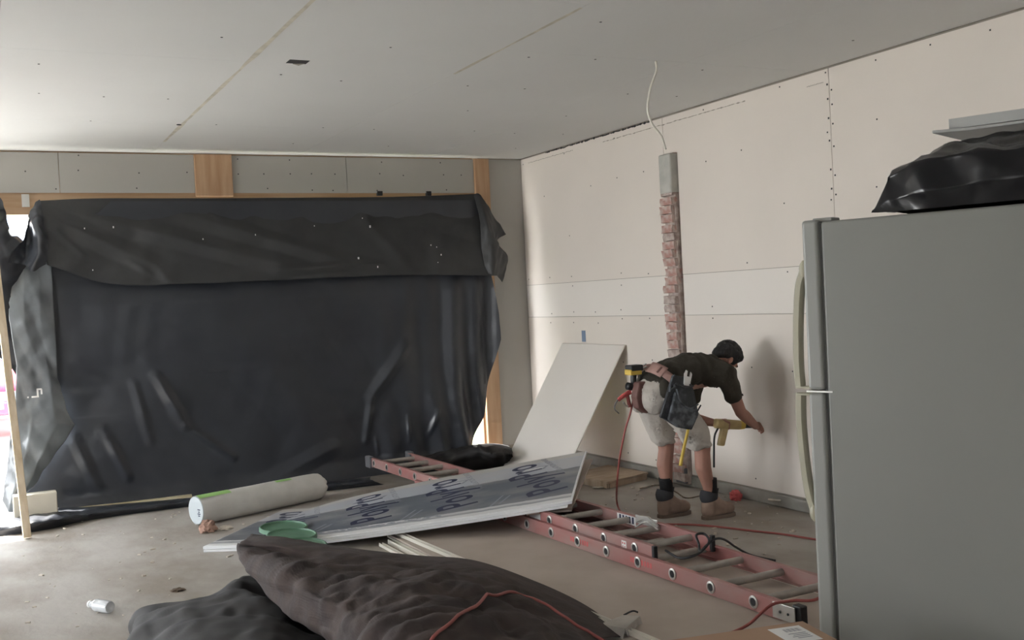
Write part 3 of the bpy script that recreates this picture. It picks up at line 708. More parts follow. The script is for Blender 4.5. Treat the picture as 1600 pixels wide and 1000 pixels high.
# ---------------------------------------------------------------- extension ladder
ld = empty('extension_ladder', (3.32, 3.45, .043), 'red fibreglass extension ladder lying flat with grey rungs', 'ladder', rot=(0, 0, .016))
def rail(x, s, y0, y1, z0, h, name):
    prof = [(0, 0), (.030, 0), (.030, .005), (.005, .005), (.005, h - .005), (.030, h - .005), (.030, h), (0, h)]
    return MB().ext([(x + s * a, y0, z0 + b) for a, b in prof], (0, y1 - y0, 0)).build(name, M['ladder'], ld, local=True, bevel=.0015)
rail(-.225, 1, .15, 4.30, 0, .082, 'base_rail'); rail(.225, -1, .15, 4.30, 0, .082, 'base_rail')
rail(-.190, 1, 1.14, 5.36, .058, .078, 'fly_rail'); rail(.190, -1, 1.14, 5.36, .058, .078, 'fly_rail')
rung_p = MB().cyl((-.226, 0, 0), (.226, 0, 0), .019, n=14).build('rung', M['alu'], ld, local=True, smooth=False, ang=50)
ring_p = MB().lathe((0, 0, 0), (-1, 0, 0), [(.030, 0), (.030, .004), (.021, .006), (.019, .001)], 20).build('rung_ring', M['alu_bright'], rung_p, local=True, ang=40)
hol_p = MB().lathe((0, 0, 0), (-1, 0, 0), [(.018, 0), (.018, .0035), (.001, .004)], 14).build('rung_hollow', M['dark'], rung_p, local=True)
fl = MB().cyl((-.190, 0, 0), (.190, 0, 0), .019, n=14).build('rung', M['alu'], ld, local=True, ang=50)
def put_rung(src, y, z, hw, first):
    r_ = src
    if not first: r_ = src.copy(); C.objects.link(r_); r_.parent = ld
    r_.location = (0, y, z)
    for sgn in (-1, 1):
        for pr_ in (ring_p, hol_p):
            c_ = pr_.copy(); C.objects.link(c_); c_.parent = r_; c_.location = (sgn * (hw + .0005), 0, 0)
            c_.rotation_euler = (0, 0, 0) if sgn < 0 else (0, 0, math.pi)
y = .33; k = 0
while y < 4.25: put_rung(rung_p, y, .041, .225, k == 0); y += .305; k += 1
y = 1.32; k = 0
while y < 5.33: put_rung(fl, y, .097, .190, k == 0); y += .305; k += 1
bpy.data.objects.remove(ring_p); bpy.data.objects.remove(hol_p)
for x in (-.19, .19):
    MB().b2((x - .018 - .006, 5.34, .046), (x + .018 + .006, 5.45, .148)).build('rubber_cap', M['cap'], ld, local=True, bevel=.012, seg=3)
    MB().b2((x - .012, 1.125, .052), (x + .012 , 1.15, .142)).build('rail_end_cap', M['black'], ld, local=True, bevel=.004)
for s in (-1, 1):   # feet at the near end
    MB().b2((s * .228 - .003, .06, .006), (s * .228 + .003, .20, .076)).build('foot_plate', M['alu_bright'], ld, local=True, bevel=.002)
    MB().b2((s * .228 - s * .03 - .02, .035, .0), (s * .228 - s * .03 + .02, .09, .085)).build('foot_pad', M['black'], ld, local=True, bevel=.006)
    for yy in (.10, .15): MB().lathe((s * .2315, yy, .04), (s, 0, 0), [(.006, 0), (.006, .003), (.001, .004)], 10).build('rivet', M['dark'], ld, local=True)
for s in (1,):   # rung lock
    MB().b2((s * .168, 1.60, .10), (s * .160, 1.82, .150)).build('rung_lock', M['alu_bright'], ld, local=True, bevel=.004)
    MB().ext([(s * .150, 1.58, .120), (s * .150, 1.68, .160), (s * .150, 1.78, .150), (s * .150, 1.80, .110), (s * .150, 1.74, .13), (s * .150, 1.66, .13)], (.012, 0, 0)).build('rung_lock', M['alu_bright'], ld, local=True)
    MB().tube([(s * .13, 1.55, .11), (s * .10, 1.62, .145), (s * .09, 1.72, .10)], .005, 6).build('lock_spring', M['alu_bright'], ld, local=True)
MB().b2((.1845, 1.85, .070), (.1835, 2.05, .125)).build('warning_label', M['white'], ld, local=True)
mk = MB()
for i_ in range(5): mk.b2((.1833, 1.87 + i_ * .034, .078), (.1828, 1.89 + i_ * .034, .118))
mk.build('label_print', M['ink'], ld, local=True)
st_ = MB().b2((-.1905, 1.40, .075), (-.1915, 1.445, .118)).build('white_label', M['white'], ld, local=True)
mk = MB()
for y0_, z0_, y1_, z1_ in ((1.408, .100, 1.418, .110), (1.428, .100, 1.438, .110), (1.408, .084, 1.418, .089), (1.428, .084, 1.438, .089)): mk.b2((-.192, y0_, z0_), (-.1925, y1_, z1_))
mk.build('label_print', M['red_ink'], st_, local=True)
MB().b2((-.1905, 2.35, .075), (-.1915, 2.49, .115)).build('white_label', M['ink_pale'], ld, local=True)
mk = MB(); rr = random.Random(9)
for i_ in range(16): mk.b2((-.2257, (1.12 if i_ < 8 else 1.74) + (i_ % 8) * .026, .03), (-.2262, (1.132 if i_ < 8 else 1.752) + (i_ % 8) * .026 + rr.random() * .008, .058))
tag(mk.build('faded_print', M['red_ink'], ld, local=True), kind='stuff')
# black cord lying over the ladder
tag(MB().tube([(3.159,4.552,0.160), (3.145,4.410,0.150), (3.187,4.342,0.170), (3.256,4.352,0.190), (3.310,4.377,0.220), (3.334,4.450,0.240), (3.286,4.452,0.240), (3.277,4.422,0.200), (3.257,4.387,0.170),
               (3.291,4.375,0.200), (3.361,4.390,0.220), (3.439,4.417,0.200), (3.585,4.508,0.120), (3.763,4.596,0.030), (3.850,4.504,0.006)], .0065, 8).build('black_cord', M['black'], smooth=True),
    'black rubber cord looped over the ladder rungs and trailing to the floor', 'cord')
for nm, px_ in (('tie', (3.283,4.576,0.150)), ('tie', (3.246,4.464,0.100))): pass
#MARK3
# ---------------------------------------------------------------- refrigerator and what lies on it
FA = math.atan2(.375, .927)
fr = empty('refrigerator', (2.60, 2.74, 0), 'tall off white refrigerator standing at the right with long curved door handles', 'refrigerator', rot=(0, 0, FA))
MB().b2((.004, -.70, .03), (.76, -.002, 1.727)).build('cabinet', M['fridge'], fr, local=True, bevel=.008, seg=3)
MB().b2((.02, -.004, .10), (.745, .012, 1.72)).build('gasket', M['gasket'], fr, local=True)
for z0, z1 in ((1.147, 1.735), (.085, 1.137)):
    dr = MB().b2((.0, .010, z0), (.762, .068, z1)).build('door', M['fridge_door'], fr, local=True, bevel=.012, seg=4)
MB().b2((.03, -.03, 1.727), (.10, .04, 1.741)).build('hinge_cover', M['fridge_door'], fr, local=True, bevel=.004)
MB().b2((.0, -.02, 1.139), (.06, .074, 1.145)).build('centre_hinge', M['alu_bright'], fr, local=True)
MB().b2((.03, -.60, .0), (.73, -.05, .03)).build('base', M['black'], fr, local=True)
def handle(path, name):
    P = cr(path, 8); mb = MB(); vs = []; n = len(P)
    for i, p in enumerate(P):
        t = (P[min(i + 1, n - 1)] - P[max(i - 1, 0)]).normalized(); o_ = V((0, t.z, -t.y)).normalized()
        e = abs(i / (n - 1)); w = .019; th = .015
        for a, b in ((-1, -.6), (-.6, -1), (.6, -1), (1, -.6), (1, .6), (.6, 1), (-.6, 1), (-1, .6)): vs.append(p + V((a * w, 0, 0)) + o_ * b * th)
    fs = [(i * 8 + k, i * 8 + (k + 1) % 8, (i + 1) * 8 + (k + 1) % 8, (i + 1) * 8 + k) for i in range(n - 1) for k in range(8)] + [tuple(range(8))[::-1], tuple(range((n - 1) * 8, n * 8))]
    mb.add(vs, fs); return mb.build('handle', M['handle'], fr, local=True, ang=50)
hx = .030
tag(handle([(hx, .072, 1.565), (hx, .080, 1.550), (hx, .096, 1.50), (hx, .108, 1.38), (hx, .113, 1.25), (hx, .110, 1.152)], 'handle'), 'aged cream freezer handle')
tag(handle([(hx, .110, 1.134), (hx, .113, 1.04), (hx, .108, .92), (hx, .096, .80), (hx, .080, .735), (hx, .072, .715)], 'handle'), 'aged cream lower handle')
for z in (1.565, .715): MB().ball((hx, .074, z), (.026, .020, .036), 12).build('handle_mount', M['handle'], fr, local=True, smooth=True)
MB().b2((hx - .02, .066, 1.150), (hx + .02, .118, 1.158)).build('handle_bracket', M['handle'], fr, local=True, bevel=.002)
MB().b2((hx - .02, .066, 1.126), (hx + .02, .118, 1.134)).build('handle_bracket', M['handle'], fr, local=True, bevel=.002)
cF, sF = math.cos(FA), math.sin(FA)
def FL(x, y, z): return (2.60 + x * cF - y * sF, 2.74 + x * sF + y * cF, z)
BN = [[FL(.02, -.175, 1.739), FL(.015, -.26, 1.739), FL(.01, -.34, 1.739), FL(.01, -.45, 1.739), FL(.01, -.65, 1.739), FL(.01, -.95, 1.739)],
      [FL(.03, -.18, 1.745), FL(.02, -.225, 1.775), FL(-.005, -.32, 1.79), FL(-.01, -.43, 1.80), FL(-.01, -.65, 1.81), FL(-.01, -.95, 1.81)],
      [FL(.04, -.185, 1.748), FL(.03, -.225, 1.862), FL(.025, -.32, 1.885), FL(.02, -.43, 1.905), FL(.02, -.65, 1.90), FL(.02, -.95, 1.90)],
      [FL(.12, -.19, 1.747), FL(.10, -.235, 1.885), FL(.12, -.31, 1.925), FL(.14, -.42, 1.945), FL(.15, -.65, 1.945), FL(.15, -.95, 1.945)],
      [FL(.30, -.19, 1.745), FL(.30, -.25, 1.88), FL(.30, -.33, 1.955), FL(.30, -.42, 1.985), FL(.30, -.65, 1.985), FL(.30, -.95, 1.98)],
      [FL(.55, -.19, 1.739), FL(.55, -.26, 1.76), FL(.56, -.33, 1.80), FL(.57, -.42, 1.85), FL(.57, -.65, 1.85), FL(.57, -.95, 1.85)],
      [FL(.60, -.19, 1.739), FL(.60, -.26, 1.739), FL(.61, -.33, 1.739), FL(.62, -.42, 1.739), FL(.62, -.65, 1.739), FL(.62, -.95, 1.739)]]
bd = sheet(BN, 12, lambda p, u, v: crumple(p, 6, .016, 2) * math.sin(min(1, v * 1.2 + .08) * 3.0) + .004 * noise.noise(p * 9), lin).build('wrapped_bundle', M['tarp_black'], smooth=True)
tag(bd, 'glossy black plastic bundle lying on top of the refrigerator', 'bundle')
def flbox(x0, x1, y0, y1, z0, z1):
    P = [FL(x0, y0, z0), FL(x1, y0, z0), FL(x1, y1, z0), FL(x0, y1, z0)]
    return MB().ext(P, (0, 0, z1 - z0))
tb = empty('metal_tray', FL(.45, -.7, 2.01), 'grey metal tray lying topmost on the black bundle', 'tray')
flbox(.27, .62, -1.0, -.355, 2.015, 2.019).build('base', M['metal_box'], tb)
flbox(.27, .274, -1.0, -.355, 2.019, 2.05).build('side', M['metal_box'], tb); flbox(.616, .62, -1.0, -.355, 2.019, 2.05).build('side', M['metal_box'], tb)
flbox(.274, .616, -.359, -.355, 2.019, 2.05).build('end', M['metal_box'], tb)
tag(MB().ext([FL(.22, -.315, 2.003), FL(.24, -.42, 2.0), FL(.27, -1.0, 2.0), FL(.60, -1.0, 2.0), FL(.58, -.315, 2.003)], (0, 0, .010)).build('metal_sheet', M['metal_box'], bevel=.002), 'thin grey panel between the black bundle and the metal tray', 'panel')

# ---------------------------------------------------------------- foreground tarps
CN = [[(1.490,6.675,0.100), (1.783,6.444,0.050), (1.978,6.037,0.050), (2.199,5.667,0.050), (2.417,5.349,0.050), (2.503,4.760,0.040), (2.504,4.258,0.030), (2.417,3.850,0.020)],
      [(1.170,5.348,0.360), (1.295,5.137,0.380), (1.547,4.867,0.330), (1.803,4.649,0.290), (2.035,4.543,0.250), (2.181,4.200,0.190), (2.237,3.914,0.140), (2.237,3.681,0.100)],
      [(1.105,5.243,0.370), (1.265,4.856,0.370), (1.450,4.525,0.360), (1.701,4.390,0.330), (1.903,4.240,0.300), (2.042,3.976,0.240), (2.111,3.750,0.180), (2.109,3.549,0.140)],
      [(1.074,5.103,0.370), (1.179,4.419,0.420), (1.342,4.112,0.420), (1.532,3.961,0.400), (1.708,3.823,0.370), (1.838,3.655,0.310), (1.933,3.516,0.240), (1.937,3.334,0.180)],
      [(1.062,4.899,0.340), (1.122,4.091,0.410), (1.241,3.741,0.430), (1.379,3.547,0.430), (1.516,3.432,0.410), (1.634,3.316,0.360), (1.712,3.230,0.300), (1.719,3.051,0.240)],
      [(1.078,4.725,0.310), (1.126,3.895,0.380), (1.194,3.474,0.420), (1.285,3.258,0.430), (1.370,3.113,0.420), (1.455,3.010,0.380), (1.513,2.930,0.330), (1.533,2.788,0.280)],
      [(1.090,4.470,0.270), (1.130,3.717,0.340), (1.169,3.289,0.380), (1.234,3.060,0.400), (1.298,2.912,0.400), (1.342,2.788,0.370), (1.382,2.705,0.340), (1.380,2.554,0.300)],
      [(1.138,4.106,0.240), (1.153,3.544,0.290), (1.173,3.134,0.330), (1.200,2.889,0.350), (1.227,2.724,0.350), (1.264,2.597,0.330), (1.277,2.476,0.300), (1.283,2.355,0.260)],
      [(1.307,4.062,0.100), (1.293,3.592,0.120), (1.279,3.199,0.140), (1.291,2.929,0.150), (1.296,2.720,0.150), (1.277,2.529,0.140), (1.255,2.352,0.120), (1.196,2.158,0.100)]]
def cdisp(p, u, v):
    e = min(1, v * 3) * (.4 + .6 * min(1, u * 6)) * min(1, .25 + (1 - u) * 4)
    q = V((p.x + .3 * p.y, p.y * .55, p.z))
    w1 = 1 - abs(noise.noise(V((p.x * 3 + p.y * 2.2, p.y * 6 - p.x * 3.5, p.z * 5)))) * 2.2; w2 = 1 - abs(noise.noise(V((p.x * 7 + p.y * 3, p.y * 13 - p.x * 9, p.z * 12)))) * 2.2
    return -.014 + e * (crumple(q, 2.6, .026, 3) + .020 * w1 + .009 * w2)
cv = sheet(CN, 20, cdisp).build('canvas_tarp', M['canvas'], smooth=True, solid=.005)
cvt = tag(cv, 'dark brown canvas tarp heaped in the foreground', 'tarp')
C2 = [[(1.179,5.206,0.372), (1.309,5.071,0.390), (1.429,4.941,0.365), (1.535,4.800,0.345), (1.711,4.658,0.315), (1.929,4.563,0.275), (2.070,4.443,0.250)],
      [(1.204,4.964,0.395), (1.299,4.808,0.410), (1.395,4.676,0.385), (1.489,4.551,0.360), (1.657,4.498,0.335), (1.872,4.429,0.300), (2.036,4.356,0.262)]]
TN = [[(0.627,5.483,0.030), (0.717,5.598,0.050), (0.865,5.385,0.100), (1.007,5.313,0.130), (1.154,5.584,0.120), (1.273,5.758,0.080), (1.425,5.699,0.050), (1.563,5.448,0.030)],
      [(0.580,5.348,0.020), (0.655,5.307,0.100), (0.792,5.083,0.160), (0.912,4.942,0.190), (1.072,5.137,0.190), (1.129,5.072,0.170), (1.239,4.977,0.130), (1.394,4.675,0.100)],
      [(0.551,5.163,0.020), (0.614,5.041,0.120), (0.757,4.818,0.190), (0.882,4.672,0.220), (1.015,4.624,0.230), (1.118,4.589,0.220), (1.231,4.513,0.170), (1.367,4.234,0.120)],
      [(0.524,4.850,0.020), (0.589,4.708,0.130), (0.716,4.505,0.200), (0.835,4.316,0.240), (0.976,4.276,0.250), (1.102,4.341,0.210), (1.193,4.199,0.150), (1.328,3.890,0.120)],
      [(0.488,4.470,0.020), (0.561,4.343,0.120), (0.679,4.157,0.200), (0.789,3.981,0.240), (0.929,3.967,0.240), (1.058,4.046,0.180), (1.142,3.868,0.140), (1.270,3.598,0.100)],
      [(0.455,3.966,0.000), (0.542,3.934,0.060), (0.666,3.869,0.100), (0.787,3.795,0.120), (0.921,3.776,0.120), (1.034,3.761,0.100), (1.129,3.544,0.080), (1.253,3.319,0.040)]]
tt = sheet(TN, 13, lambda p, u, v: math.sin(min(1, v + .1) * 3.1) * (crumple(p, 2.2, .036, 8) + crumple(p, 6, .006, 2))).build('grey_tarp', M['tarp_floor'], smooth=True, solid=.004)
tag(tt, 'charcoal grey plastic tarp on the floor left of the brown canvas', 'tarp')

# cardboard box
b0, b1 = V((2.351,2.633,0.420)), V((1.902,2.729,0.420)); w_ = (b1 - b0).normalized(); n_ = V((-w_.y, w_.x, 0)); n_ = n_ if n_.y < 0 else -n_
b1 = b0 + w_ * .52; b2_, b3 = b1 + n_ * .40, b0 + n_ * .40
cbx = empty('cardboard_box', ((b0 + b2_) / 2).to_tuple()[:2] + (0,), 'brown cardboard box with a white shipping label in front of the refrigerator', 'box')
MB().ext([b0 - V((0, 0, .419)), b1 - V((0, 0, .419)), b2_ - V((0, 0, .419)), b3 - V((0, 0, .419))], (0, 0, .415)).build('carton', M['card'], cbx, bevel=.003)
for s0, s1 in ((0.0, .498), (.502, 1.0)):
    q0, q1 = b0 + n_ * .40 * s0, b0 + n_ * .40 * s1
    MB().ext([q0 + V((0, 0, -.003)), q0 + w_ * .52 + V((0, 0, -.003)), q1 + w_ * .52 + V((0, 0, -.003)), q1 + V((0, 0, -.003))], (0, 0, .004)).build('flap', M['card'], cbx)
def onbox(x0, x1, y0, y1, h, name, m, par, th=.0008):
    P = [b0 + w_ * a + n_ * b + V((0, 0, h)) for a, b in ((x0, y0), (x1, y0), (x1, y1), (x0, y1))]
    return MB().ext(P, (0, 0, th)).build(name, m, par)
lbl = onbox(.035, .145, .035, .18, .0015, 'shipping_label', M['white'], cbx)
mk = MB()
for k_ in range(12):
    x = .050 + .0048 * k_
    P = [b0 + w_ * a + n_ * b + V((0, 0, .0026)) for a, b in ((x, .055), (x + (.0032 if k_ % 3 else .0016), .055), (x + (.0032 if k_ % 3 else .0016), .085), (x, .085))]
    mk.add(P, [(0, 1, 2, 3)])
for k_ in range(4):
    P = [b0 + w_ * a + n_ * b + V((0, 0, .0026)) for a, b in ((.05, .10 + k_ * .014), (.05 + .06 - .01 * (k_ % 2), .10 + k_ * .014), (.05 + .06 - .01 * (k_ % 2), .106 + k_ * .014), (.05, .106 + k_ * .014))]
    mk.add(P, [(0, 1, 2, 3)])
tag(mk.build('label_print', M['ink_grey'], lbl), kind='stuff')

# small clear bottle, paper, debris, plywood
bt = empty('plastic_bottle', (0.530,5.932,0.000), 'small clear plastic bottle lying on the floor left of the grey tarp', 'bottle')
ba, bb_ = V((0.472,5.899,0.035)), V((0.589,5.715,0.035)); bdv = (bb_ - ba).normalized()
MB().lathe(ba, bdv, [(.012, 0), (.016, .004), (.016, .02), (.030, .04), (.032, .05), (.030, .055), (.032, .09), (.032, .14), (.028, .15), (.01, .148)], 24).build('bottle_body', M['bottle'], bt, ang=40)
MB().lathe(ba - bdv * .012, bdv, [(.017, 0), (.018, .002), (.018, .014)], 18).build('cap', M['white'], bt, ang=40)
def lump(name, c, r, m, lab, cat, seed, fl=.5, n=20):
    bm_ = bmesh.new(); bmesh.ops.create_icosphere(bm_, subdivisions=3, radius=1)
    for v in bm_.verts:
        d = v.co.normalized(); k_ = 1 + .45 * noise.noise(d * 2.2 + V((seed, 0, 0))) + .30 * (tri(d.dot(V((2.1, 1.3, .7))) * 1.3 + seed) - .5)
        v.co = V((d.x * r[0], d.y * r[1], max(-.5, d.z) * r[2])) * k_
    me = bpy.data.meshes.new(name); bm_.to_mesh(me); bm_.free(); me.materials.append(m)
    o = link(name, me); lo = min(v.co.z for v in me.vertices); o.location = (c[0], c[1], -lo + (c[2] if len(c) > 2 else 0)); return tag(o, lab, cat)
lump('crumpled_paper', (1.376,7.475,0.000), (.055, .04, .05), M['paper'], 'crumpled brown paper on the floor in front of the white roll', 'paper', 2)
lump('crumpled_paper', (1.495,7.478,0.000), (.05, .02, .018), M['debris'], 'torn pale paper scrap beside the crumpled brown paper', 'paper', 5)
lump('dirt_clump', (0.927,6.004,0.000), (.035, .02, .012), M['dirt'], 'small brown dirt clump on the bare floor above the grey tarp', 'debris', 8)
pw = empty('plywood_offcuts', (4.560,7.193,0.050), 'square plywood offcut lying on lumber beside the leaning wallboard', 'lumber')
pp = [V((4.236,7.457,0.040)), V((4.317,6.955,0.040)), V((4.789,7.094,0.040)), V((4.754,7.646,0.040))]
MB().ext(pp, (0, 0, .016)).build('panel', M['plywood'], pw, bevel=.002)
def inset(a, b, k0, k1, w):
    d = (b - a); n = V((-d.y, d.x, 0)).normalized() * w; p = a + d * k0; q = a + d * k1
    return [p.xy.to_3d(), q.xy.to_3d(), q.xy.to_3d() + n, p.xy.to_3d() + n]
MB().ext(inset(pp[0], pp[1], .03, .97, .04), (0, 0, .039)).build('stud', M['plywood'], pw, bevel=.003)
MB().ext(inset(pp[1], pp[2], .05, .97, .04), (0, 0, .039)).build('stud', M['plywood'], pw, bevel=.003)
def chip(name, c, sz, m, lab, rz, tilt=.1):
    mb = MB(); mb.box((c[0], c[1], sz[2] / 2 + sz[0] * abs(math.sin(tilt)) * .5 + .001), sz, Matrix.Rotation(rz, 3, 'Z') @ Matrix.Rotation(tilt, 3, 'Y'))
    return tag(mb.build(name, m, bevel=.001), lab, 'debris')
chip('board_scrap', (4.857,5.637,0.000), (.13, .09, .012), M['debris'], 'pale wallboard scrap leaning up near the curb behind the worker', .5, .35)
chip('board_scrap', (4.327,7.020,0.000), (.20, .03, .006), M['debris'], 'thin pale scrap on the floor in front of the plywood offcut', -.2, .03)
chip('board_scrap', (4.951,6.701,0.000), (.10, .05, .010), M['debris'], 'small pale scrap by the curb between the boots', .9, .1)
lump('red_plastic_piece', (4.759,5.961,0.000), (.045, .04, .045), M['red_ink'], 'small red plastic piece on the floor by the curb', 'debris', 3)
rr = random.Random(31); gr = MB()
for k_ in range(260):
    if k_ < 150: px_, py_ = rr.uniform(3.7, 4.8), rr.uniform(4.6, 8.3)
    else: px_, py_ = rr.uniform(.1, 2.6), rr.uniform(5.2, 8.6)
    if px_ < 2.2 and py_ < 7.8 and k_ % 2 and px_ > 1.1: continue
    s_ = rr.uniform(.004, .016); gr.box((px_, py_, s_ * .25), (s_ * rr.uniform(.6, 2.4), s_, s_ * .5), Matrix.Rotation(rr.uniform(0, 3), 3, 'Z'))
tag(gr.build('floor_debris', M['debris']), 'fine pale plaster crumbs scattered over the concrete floor', 'debris', kind='stuff')
tag(MB().tube([(4.485,6.766,0.010), (4.683,6.793,0.006), (4.620,6.497,0.006), (4.534,6.246,0.006), (4.638,6.184,0.020)], .005, 6).build('brown_wire', M['dirt'], smooth=True), 'short brown wire on the floor behind the left boot', 'cord')

# ceiling cable
tag(MB().tube([(3.64, 5.11, 2.858), (3.64, 5.11, 2.80), (3.60, 5.12, 2.70), (3.58, 5.13, 2.58), (3.60, 5.12, 2.49), (3.645, 5.10, 2.42), (3.665, 5.09, 2.34)], .007, 8).build('ceiling_cable', M['drywall_edge'], smooth=True), 'white electrical cable hanging loose from the ceiling', 'cable')

# ---------------------------------------------------------------- worker
def chain(pts, radii, out, k=.35):
    P = [V(p) for p in pts]
    for i in range(len(P) - 1):
        a, b = P[i], P[i + 1]; ra_, rb_ = radii[i], radii[i + 1]; n = max(1, int((b - a).length / (min(ra_, rb_) * k)) + 1)
        for j in range(n + (1 if i == len(P) - 2 else 0)):
            t = j / n; out.append((a.lerp(b, t), (ra_ + (rb_ - ra_) * t,) * 3, None))
def blob(name, m, parent, shapes, vox=.009, sm=6, deform=None, sub=2):
    bm_ = bmesh.new()
    for c, r, rot in shapes:
        mt = Matrix.Translation(c) @ (rot.to_4x4() if rot is not None else Matrix.Identity(4)) @ Matrix.Diagonal((*r, 1))
        bmesh.ops.create_icosphere(bm_, subdivisions=sub, radius=1, matrix=mt)
    me = bpy.data.meshes.new(name); bm_.to_mesh(me); bm_.free()
    o = bpy.data.objects.new(name, me); C.objects.link(o)
    r_ = o.modifiers.new('r', 'REMESH'); r_.mode = 'VOXEL'; r_.voxel_size = vox
    s_ = o.modifiers.new('s', 'SMOOTH'); s_.factor = .5; s_.iterations = sm
    me2 = bpy.data.meshes.new_from_object(o.evaluated_get(bpy.context.evaluated_depsgraph_get()))
    bpy.data.objects.remove(o); org = worldloc(parent)
    for v in me2.vertices:
        p = v.co.copy()
        if deform: p = p + v.normal * deform(p)
        v.co = p - org
    me2.name = name; me2.materials.clear(); me2.materials.append(m)
    me2.polygons.foreach_set('use_smooth', [True] * len(me2.polygons))
    return link(name, me2, parent)

wk_ = empty('person', (4.18, 5.70, 0), 'worker in olive t-shirt and khaki shorts bending towards the wall', 'person')
hc = V((4.503,5.680,1.030)) ; up = V((.80, .0, .60)).normalized(); fw = V((.60, .0, -.80)).normalized(); rt = fw.cross(up)
HM = Matrix((rt, fw, up)).transposed()       # head frame: x = person's right, y = face, z = crown
def H(x, y, z): return hc + rt * x + fw * y + up * z
NK = V((4.44, 5.70, .965))
body_s = []
body_s += [(H(0, -.010, .028), (.073, .090, .086), HM), (H(0, .018, -.035), (.060, .066, .070), HM), (H(0, .040, -.075), (.036, .040, .034), HM),
           (H(0, .086, -.030), (.012, .020, .018), HM), (H(0, .078, -.012), (.010, .014, .026), HM), (H(0, .070, .022), (.052, .020, .014), HM),
           (H(0, .076, -.062), (.026, .010, .007), HM), (H(0, .074, -.074), (.022, .010, .007), HM), (H(.074, -.008, -.016), (.010, .018, .030), HM), (H(-.074, -.008, -.016), (.010, .018, .030), HM)]
for sx_ in (-1, 1): body_s.append((H(sx_ * .032, .058, -.004), (.016, .012, .010), HM)); body_s.append((H(sx_ * .040, .048, -.040), (.022, .022, .022), HM))
chain([(4.36, 5.70, .945), NK, H(0, -.02, -.06)], [.070, .058, .054], body_s)
# arms (right arm is nearer to the camera)
RS, RE, RW = V((4.385, 5.535, .935)), V((4.475, 5.515, .690)), V((4.655, 5.590, .575))
LS, LE, LW_ = V((4.385, 5.865, .920)), V((4.330, 5.905, .640)), V((4.455, 5.770, .598))
chain([(4.36, 5.70, .945), RS, RS.lerp(RE, .35), RE, RE.lerp(RW, .3), RW], [.075, .056, .047, .040, .041, .027], body_s)
chain([(4.36, 5.70, .945), LS, LS.lerp(LE, .35), LE, LE.lerp(LW_, .3), LW_], [.075, .056, .047, .040, .041, .027], body_s)
def hand(w, d, n, side, s, curl, out):
    """w wrist, d pointing direction, n back-of-hand normal, side direction of the thumb"""
    d = d.normalized(); n = (n - d * n.dot(d)).normalized(); sd = d.cross(n) * side
    for a, b in ((.02, .0), (.045, .012), (.045, -.012), (.07, .018), (.07, 0), (.07, -.018)): out.append((w + d * a * s + sd * b * s, (.021, .021, .015), Matrix((d, sd, n)).transposed()))
    for i, (off, ln) in enumerate(((.030, .070), (.010, .078), (-.010, .072), (-.029, .056))):
        p = w + d * .078 * s + sd * off * s; dd = d.copy(); pts = [p - dd * .02]; a = 0
        pts.append(p)
        for k_, fr_ in enumerate((.45, .32, .23)):
            a += curl[k_]; q_ = d * math.cos(a) - n * math.sin(a); p = p + q_ * ln * fr_ * s; pts.append(p)
        chain(pts, [.0095, .0095, .0088, .0080, .0068], out)
    p = w + d * .025 * s + sd * .022 * s
    t1 = (d * .55 + sd * .65 - n * .45).normalized(); t2 = (d * .85 + sd * .1 - n * .55).normalized()
    chain([p, p + t1 * .038 * s, p + t1 * .038 * s + t2 * .028 * s, p + t1 * .038 * s + t2 * .050 * s], [.015, .012, .0105, .008], out)
hd1 = (V((4.79, 5.64, .545)) - RW)
hand(RW, hd1, V((.25, -.75, .55)), -1, .95, (.35, .75, .55), body_s)
hand(LW_, V((.085, -.035, .0)), V((-.15, .75, .6)), 1, .95, (.8, .9, .6), body_s)
# legs
RH, RK, RA = V((4.00, 5.605, .82)), V((4.205, 5.59, .445)), V((4.265, 5.60, .10))
LH, LK, LA = V((3.99, 5.80, .82)), V((4.085, 5.825, .450)), V((4.075, 5.83, .10))
for h_, k_, a_ in ((RH, RK, RA), (LH, LK, LA)):
    chain([(h_ + k_) / 2, k_ + V((0, 0, .05)), k_, k_.lerp(a_, .28) + V((-.014, 0, 0)), k_.lerp(a_, .6), a_ + V((0, 0, .03))], [.070, .060, .054, .056, .043, .034], body_s)
chain([(4.0, 5.70, .86), (4.15, 5.70, .93), (4.36, 5.70, .945)], [.10, .09, .09], body_s)
chain([RH, (RH + RK) / 2], [.075, .070], body_s); chain([LH, (LH + LK) / 2], [.075, .070], body_s)
bdy = blob('body', M['skin'], wk_, body_s, .0065, 3)
# face details
for sx_ in (-1, 1):
    MB().ball(H(sx_ * .031, .071, .0), .010, 10).build('eye', M['white'], wk_, smooth=True)
    MB().ball(H(sx_ * .031, .0795, .0), .0045, 8).build('pupil', M['hair'], wk_, smooth=True)
    MB().tube([H(sx_ * .015, .084, .018), H(sx_ * .032, .084, .023), H(sx_ * .048, .070, .017)], .004, 6).build('eyebrow', M['hair'], wk_, smooth=True)
# hair
hs = [(H(0, -.018, .040), (.084, .096, .088), HM), (H(0, .040, .078), (.070, .048, .040), HM), (H(0, -.070, .0), (.070, .040, .060), HM)]
rr = random.Random(3)
for k_ in range(170):
    d = V((rr.gauss(0, 1), rr.gauss(-.25, 1), rr.gauss(.5, 1))).normalized()
    if d.z < -.25 or (d.y > .55 and d.z < .35): continue
    hs.append((H(d.x * .082, -.012 + d.y * .094, .036 + d.z * .090), (.013, .013, .013), None))
for sx_ in (-1, 1): hs.append((H(sx_ * .070, .012, .010), (.014, .030, .040), HM))
blob('hair', M['hair'], wk_, hs, .006, 2)
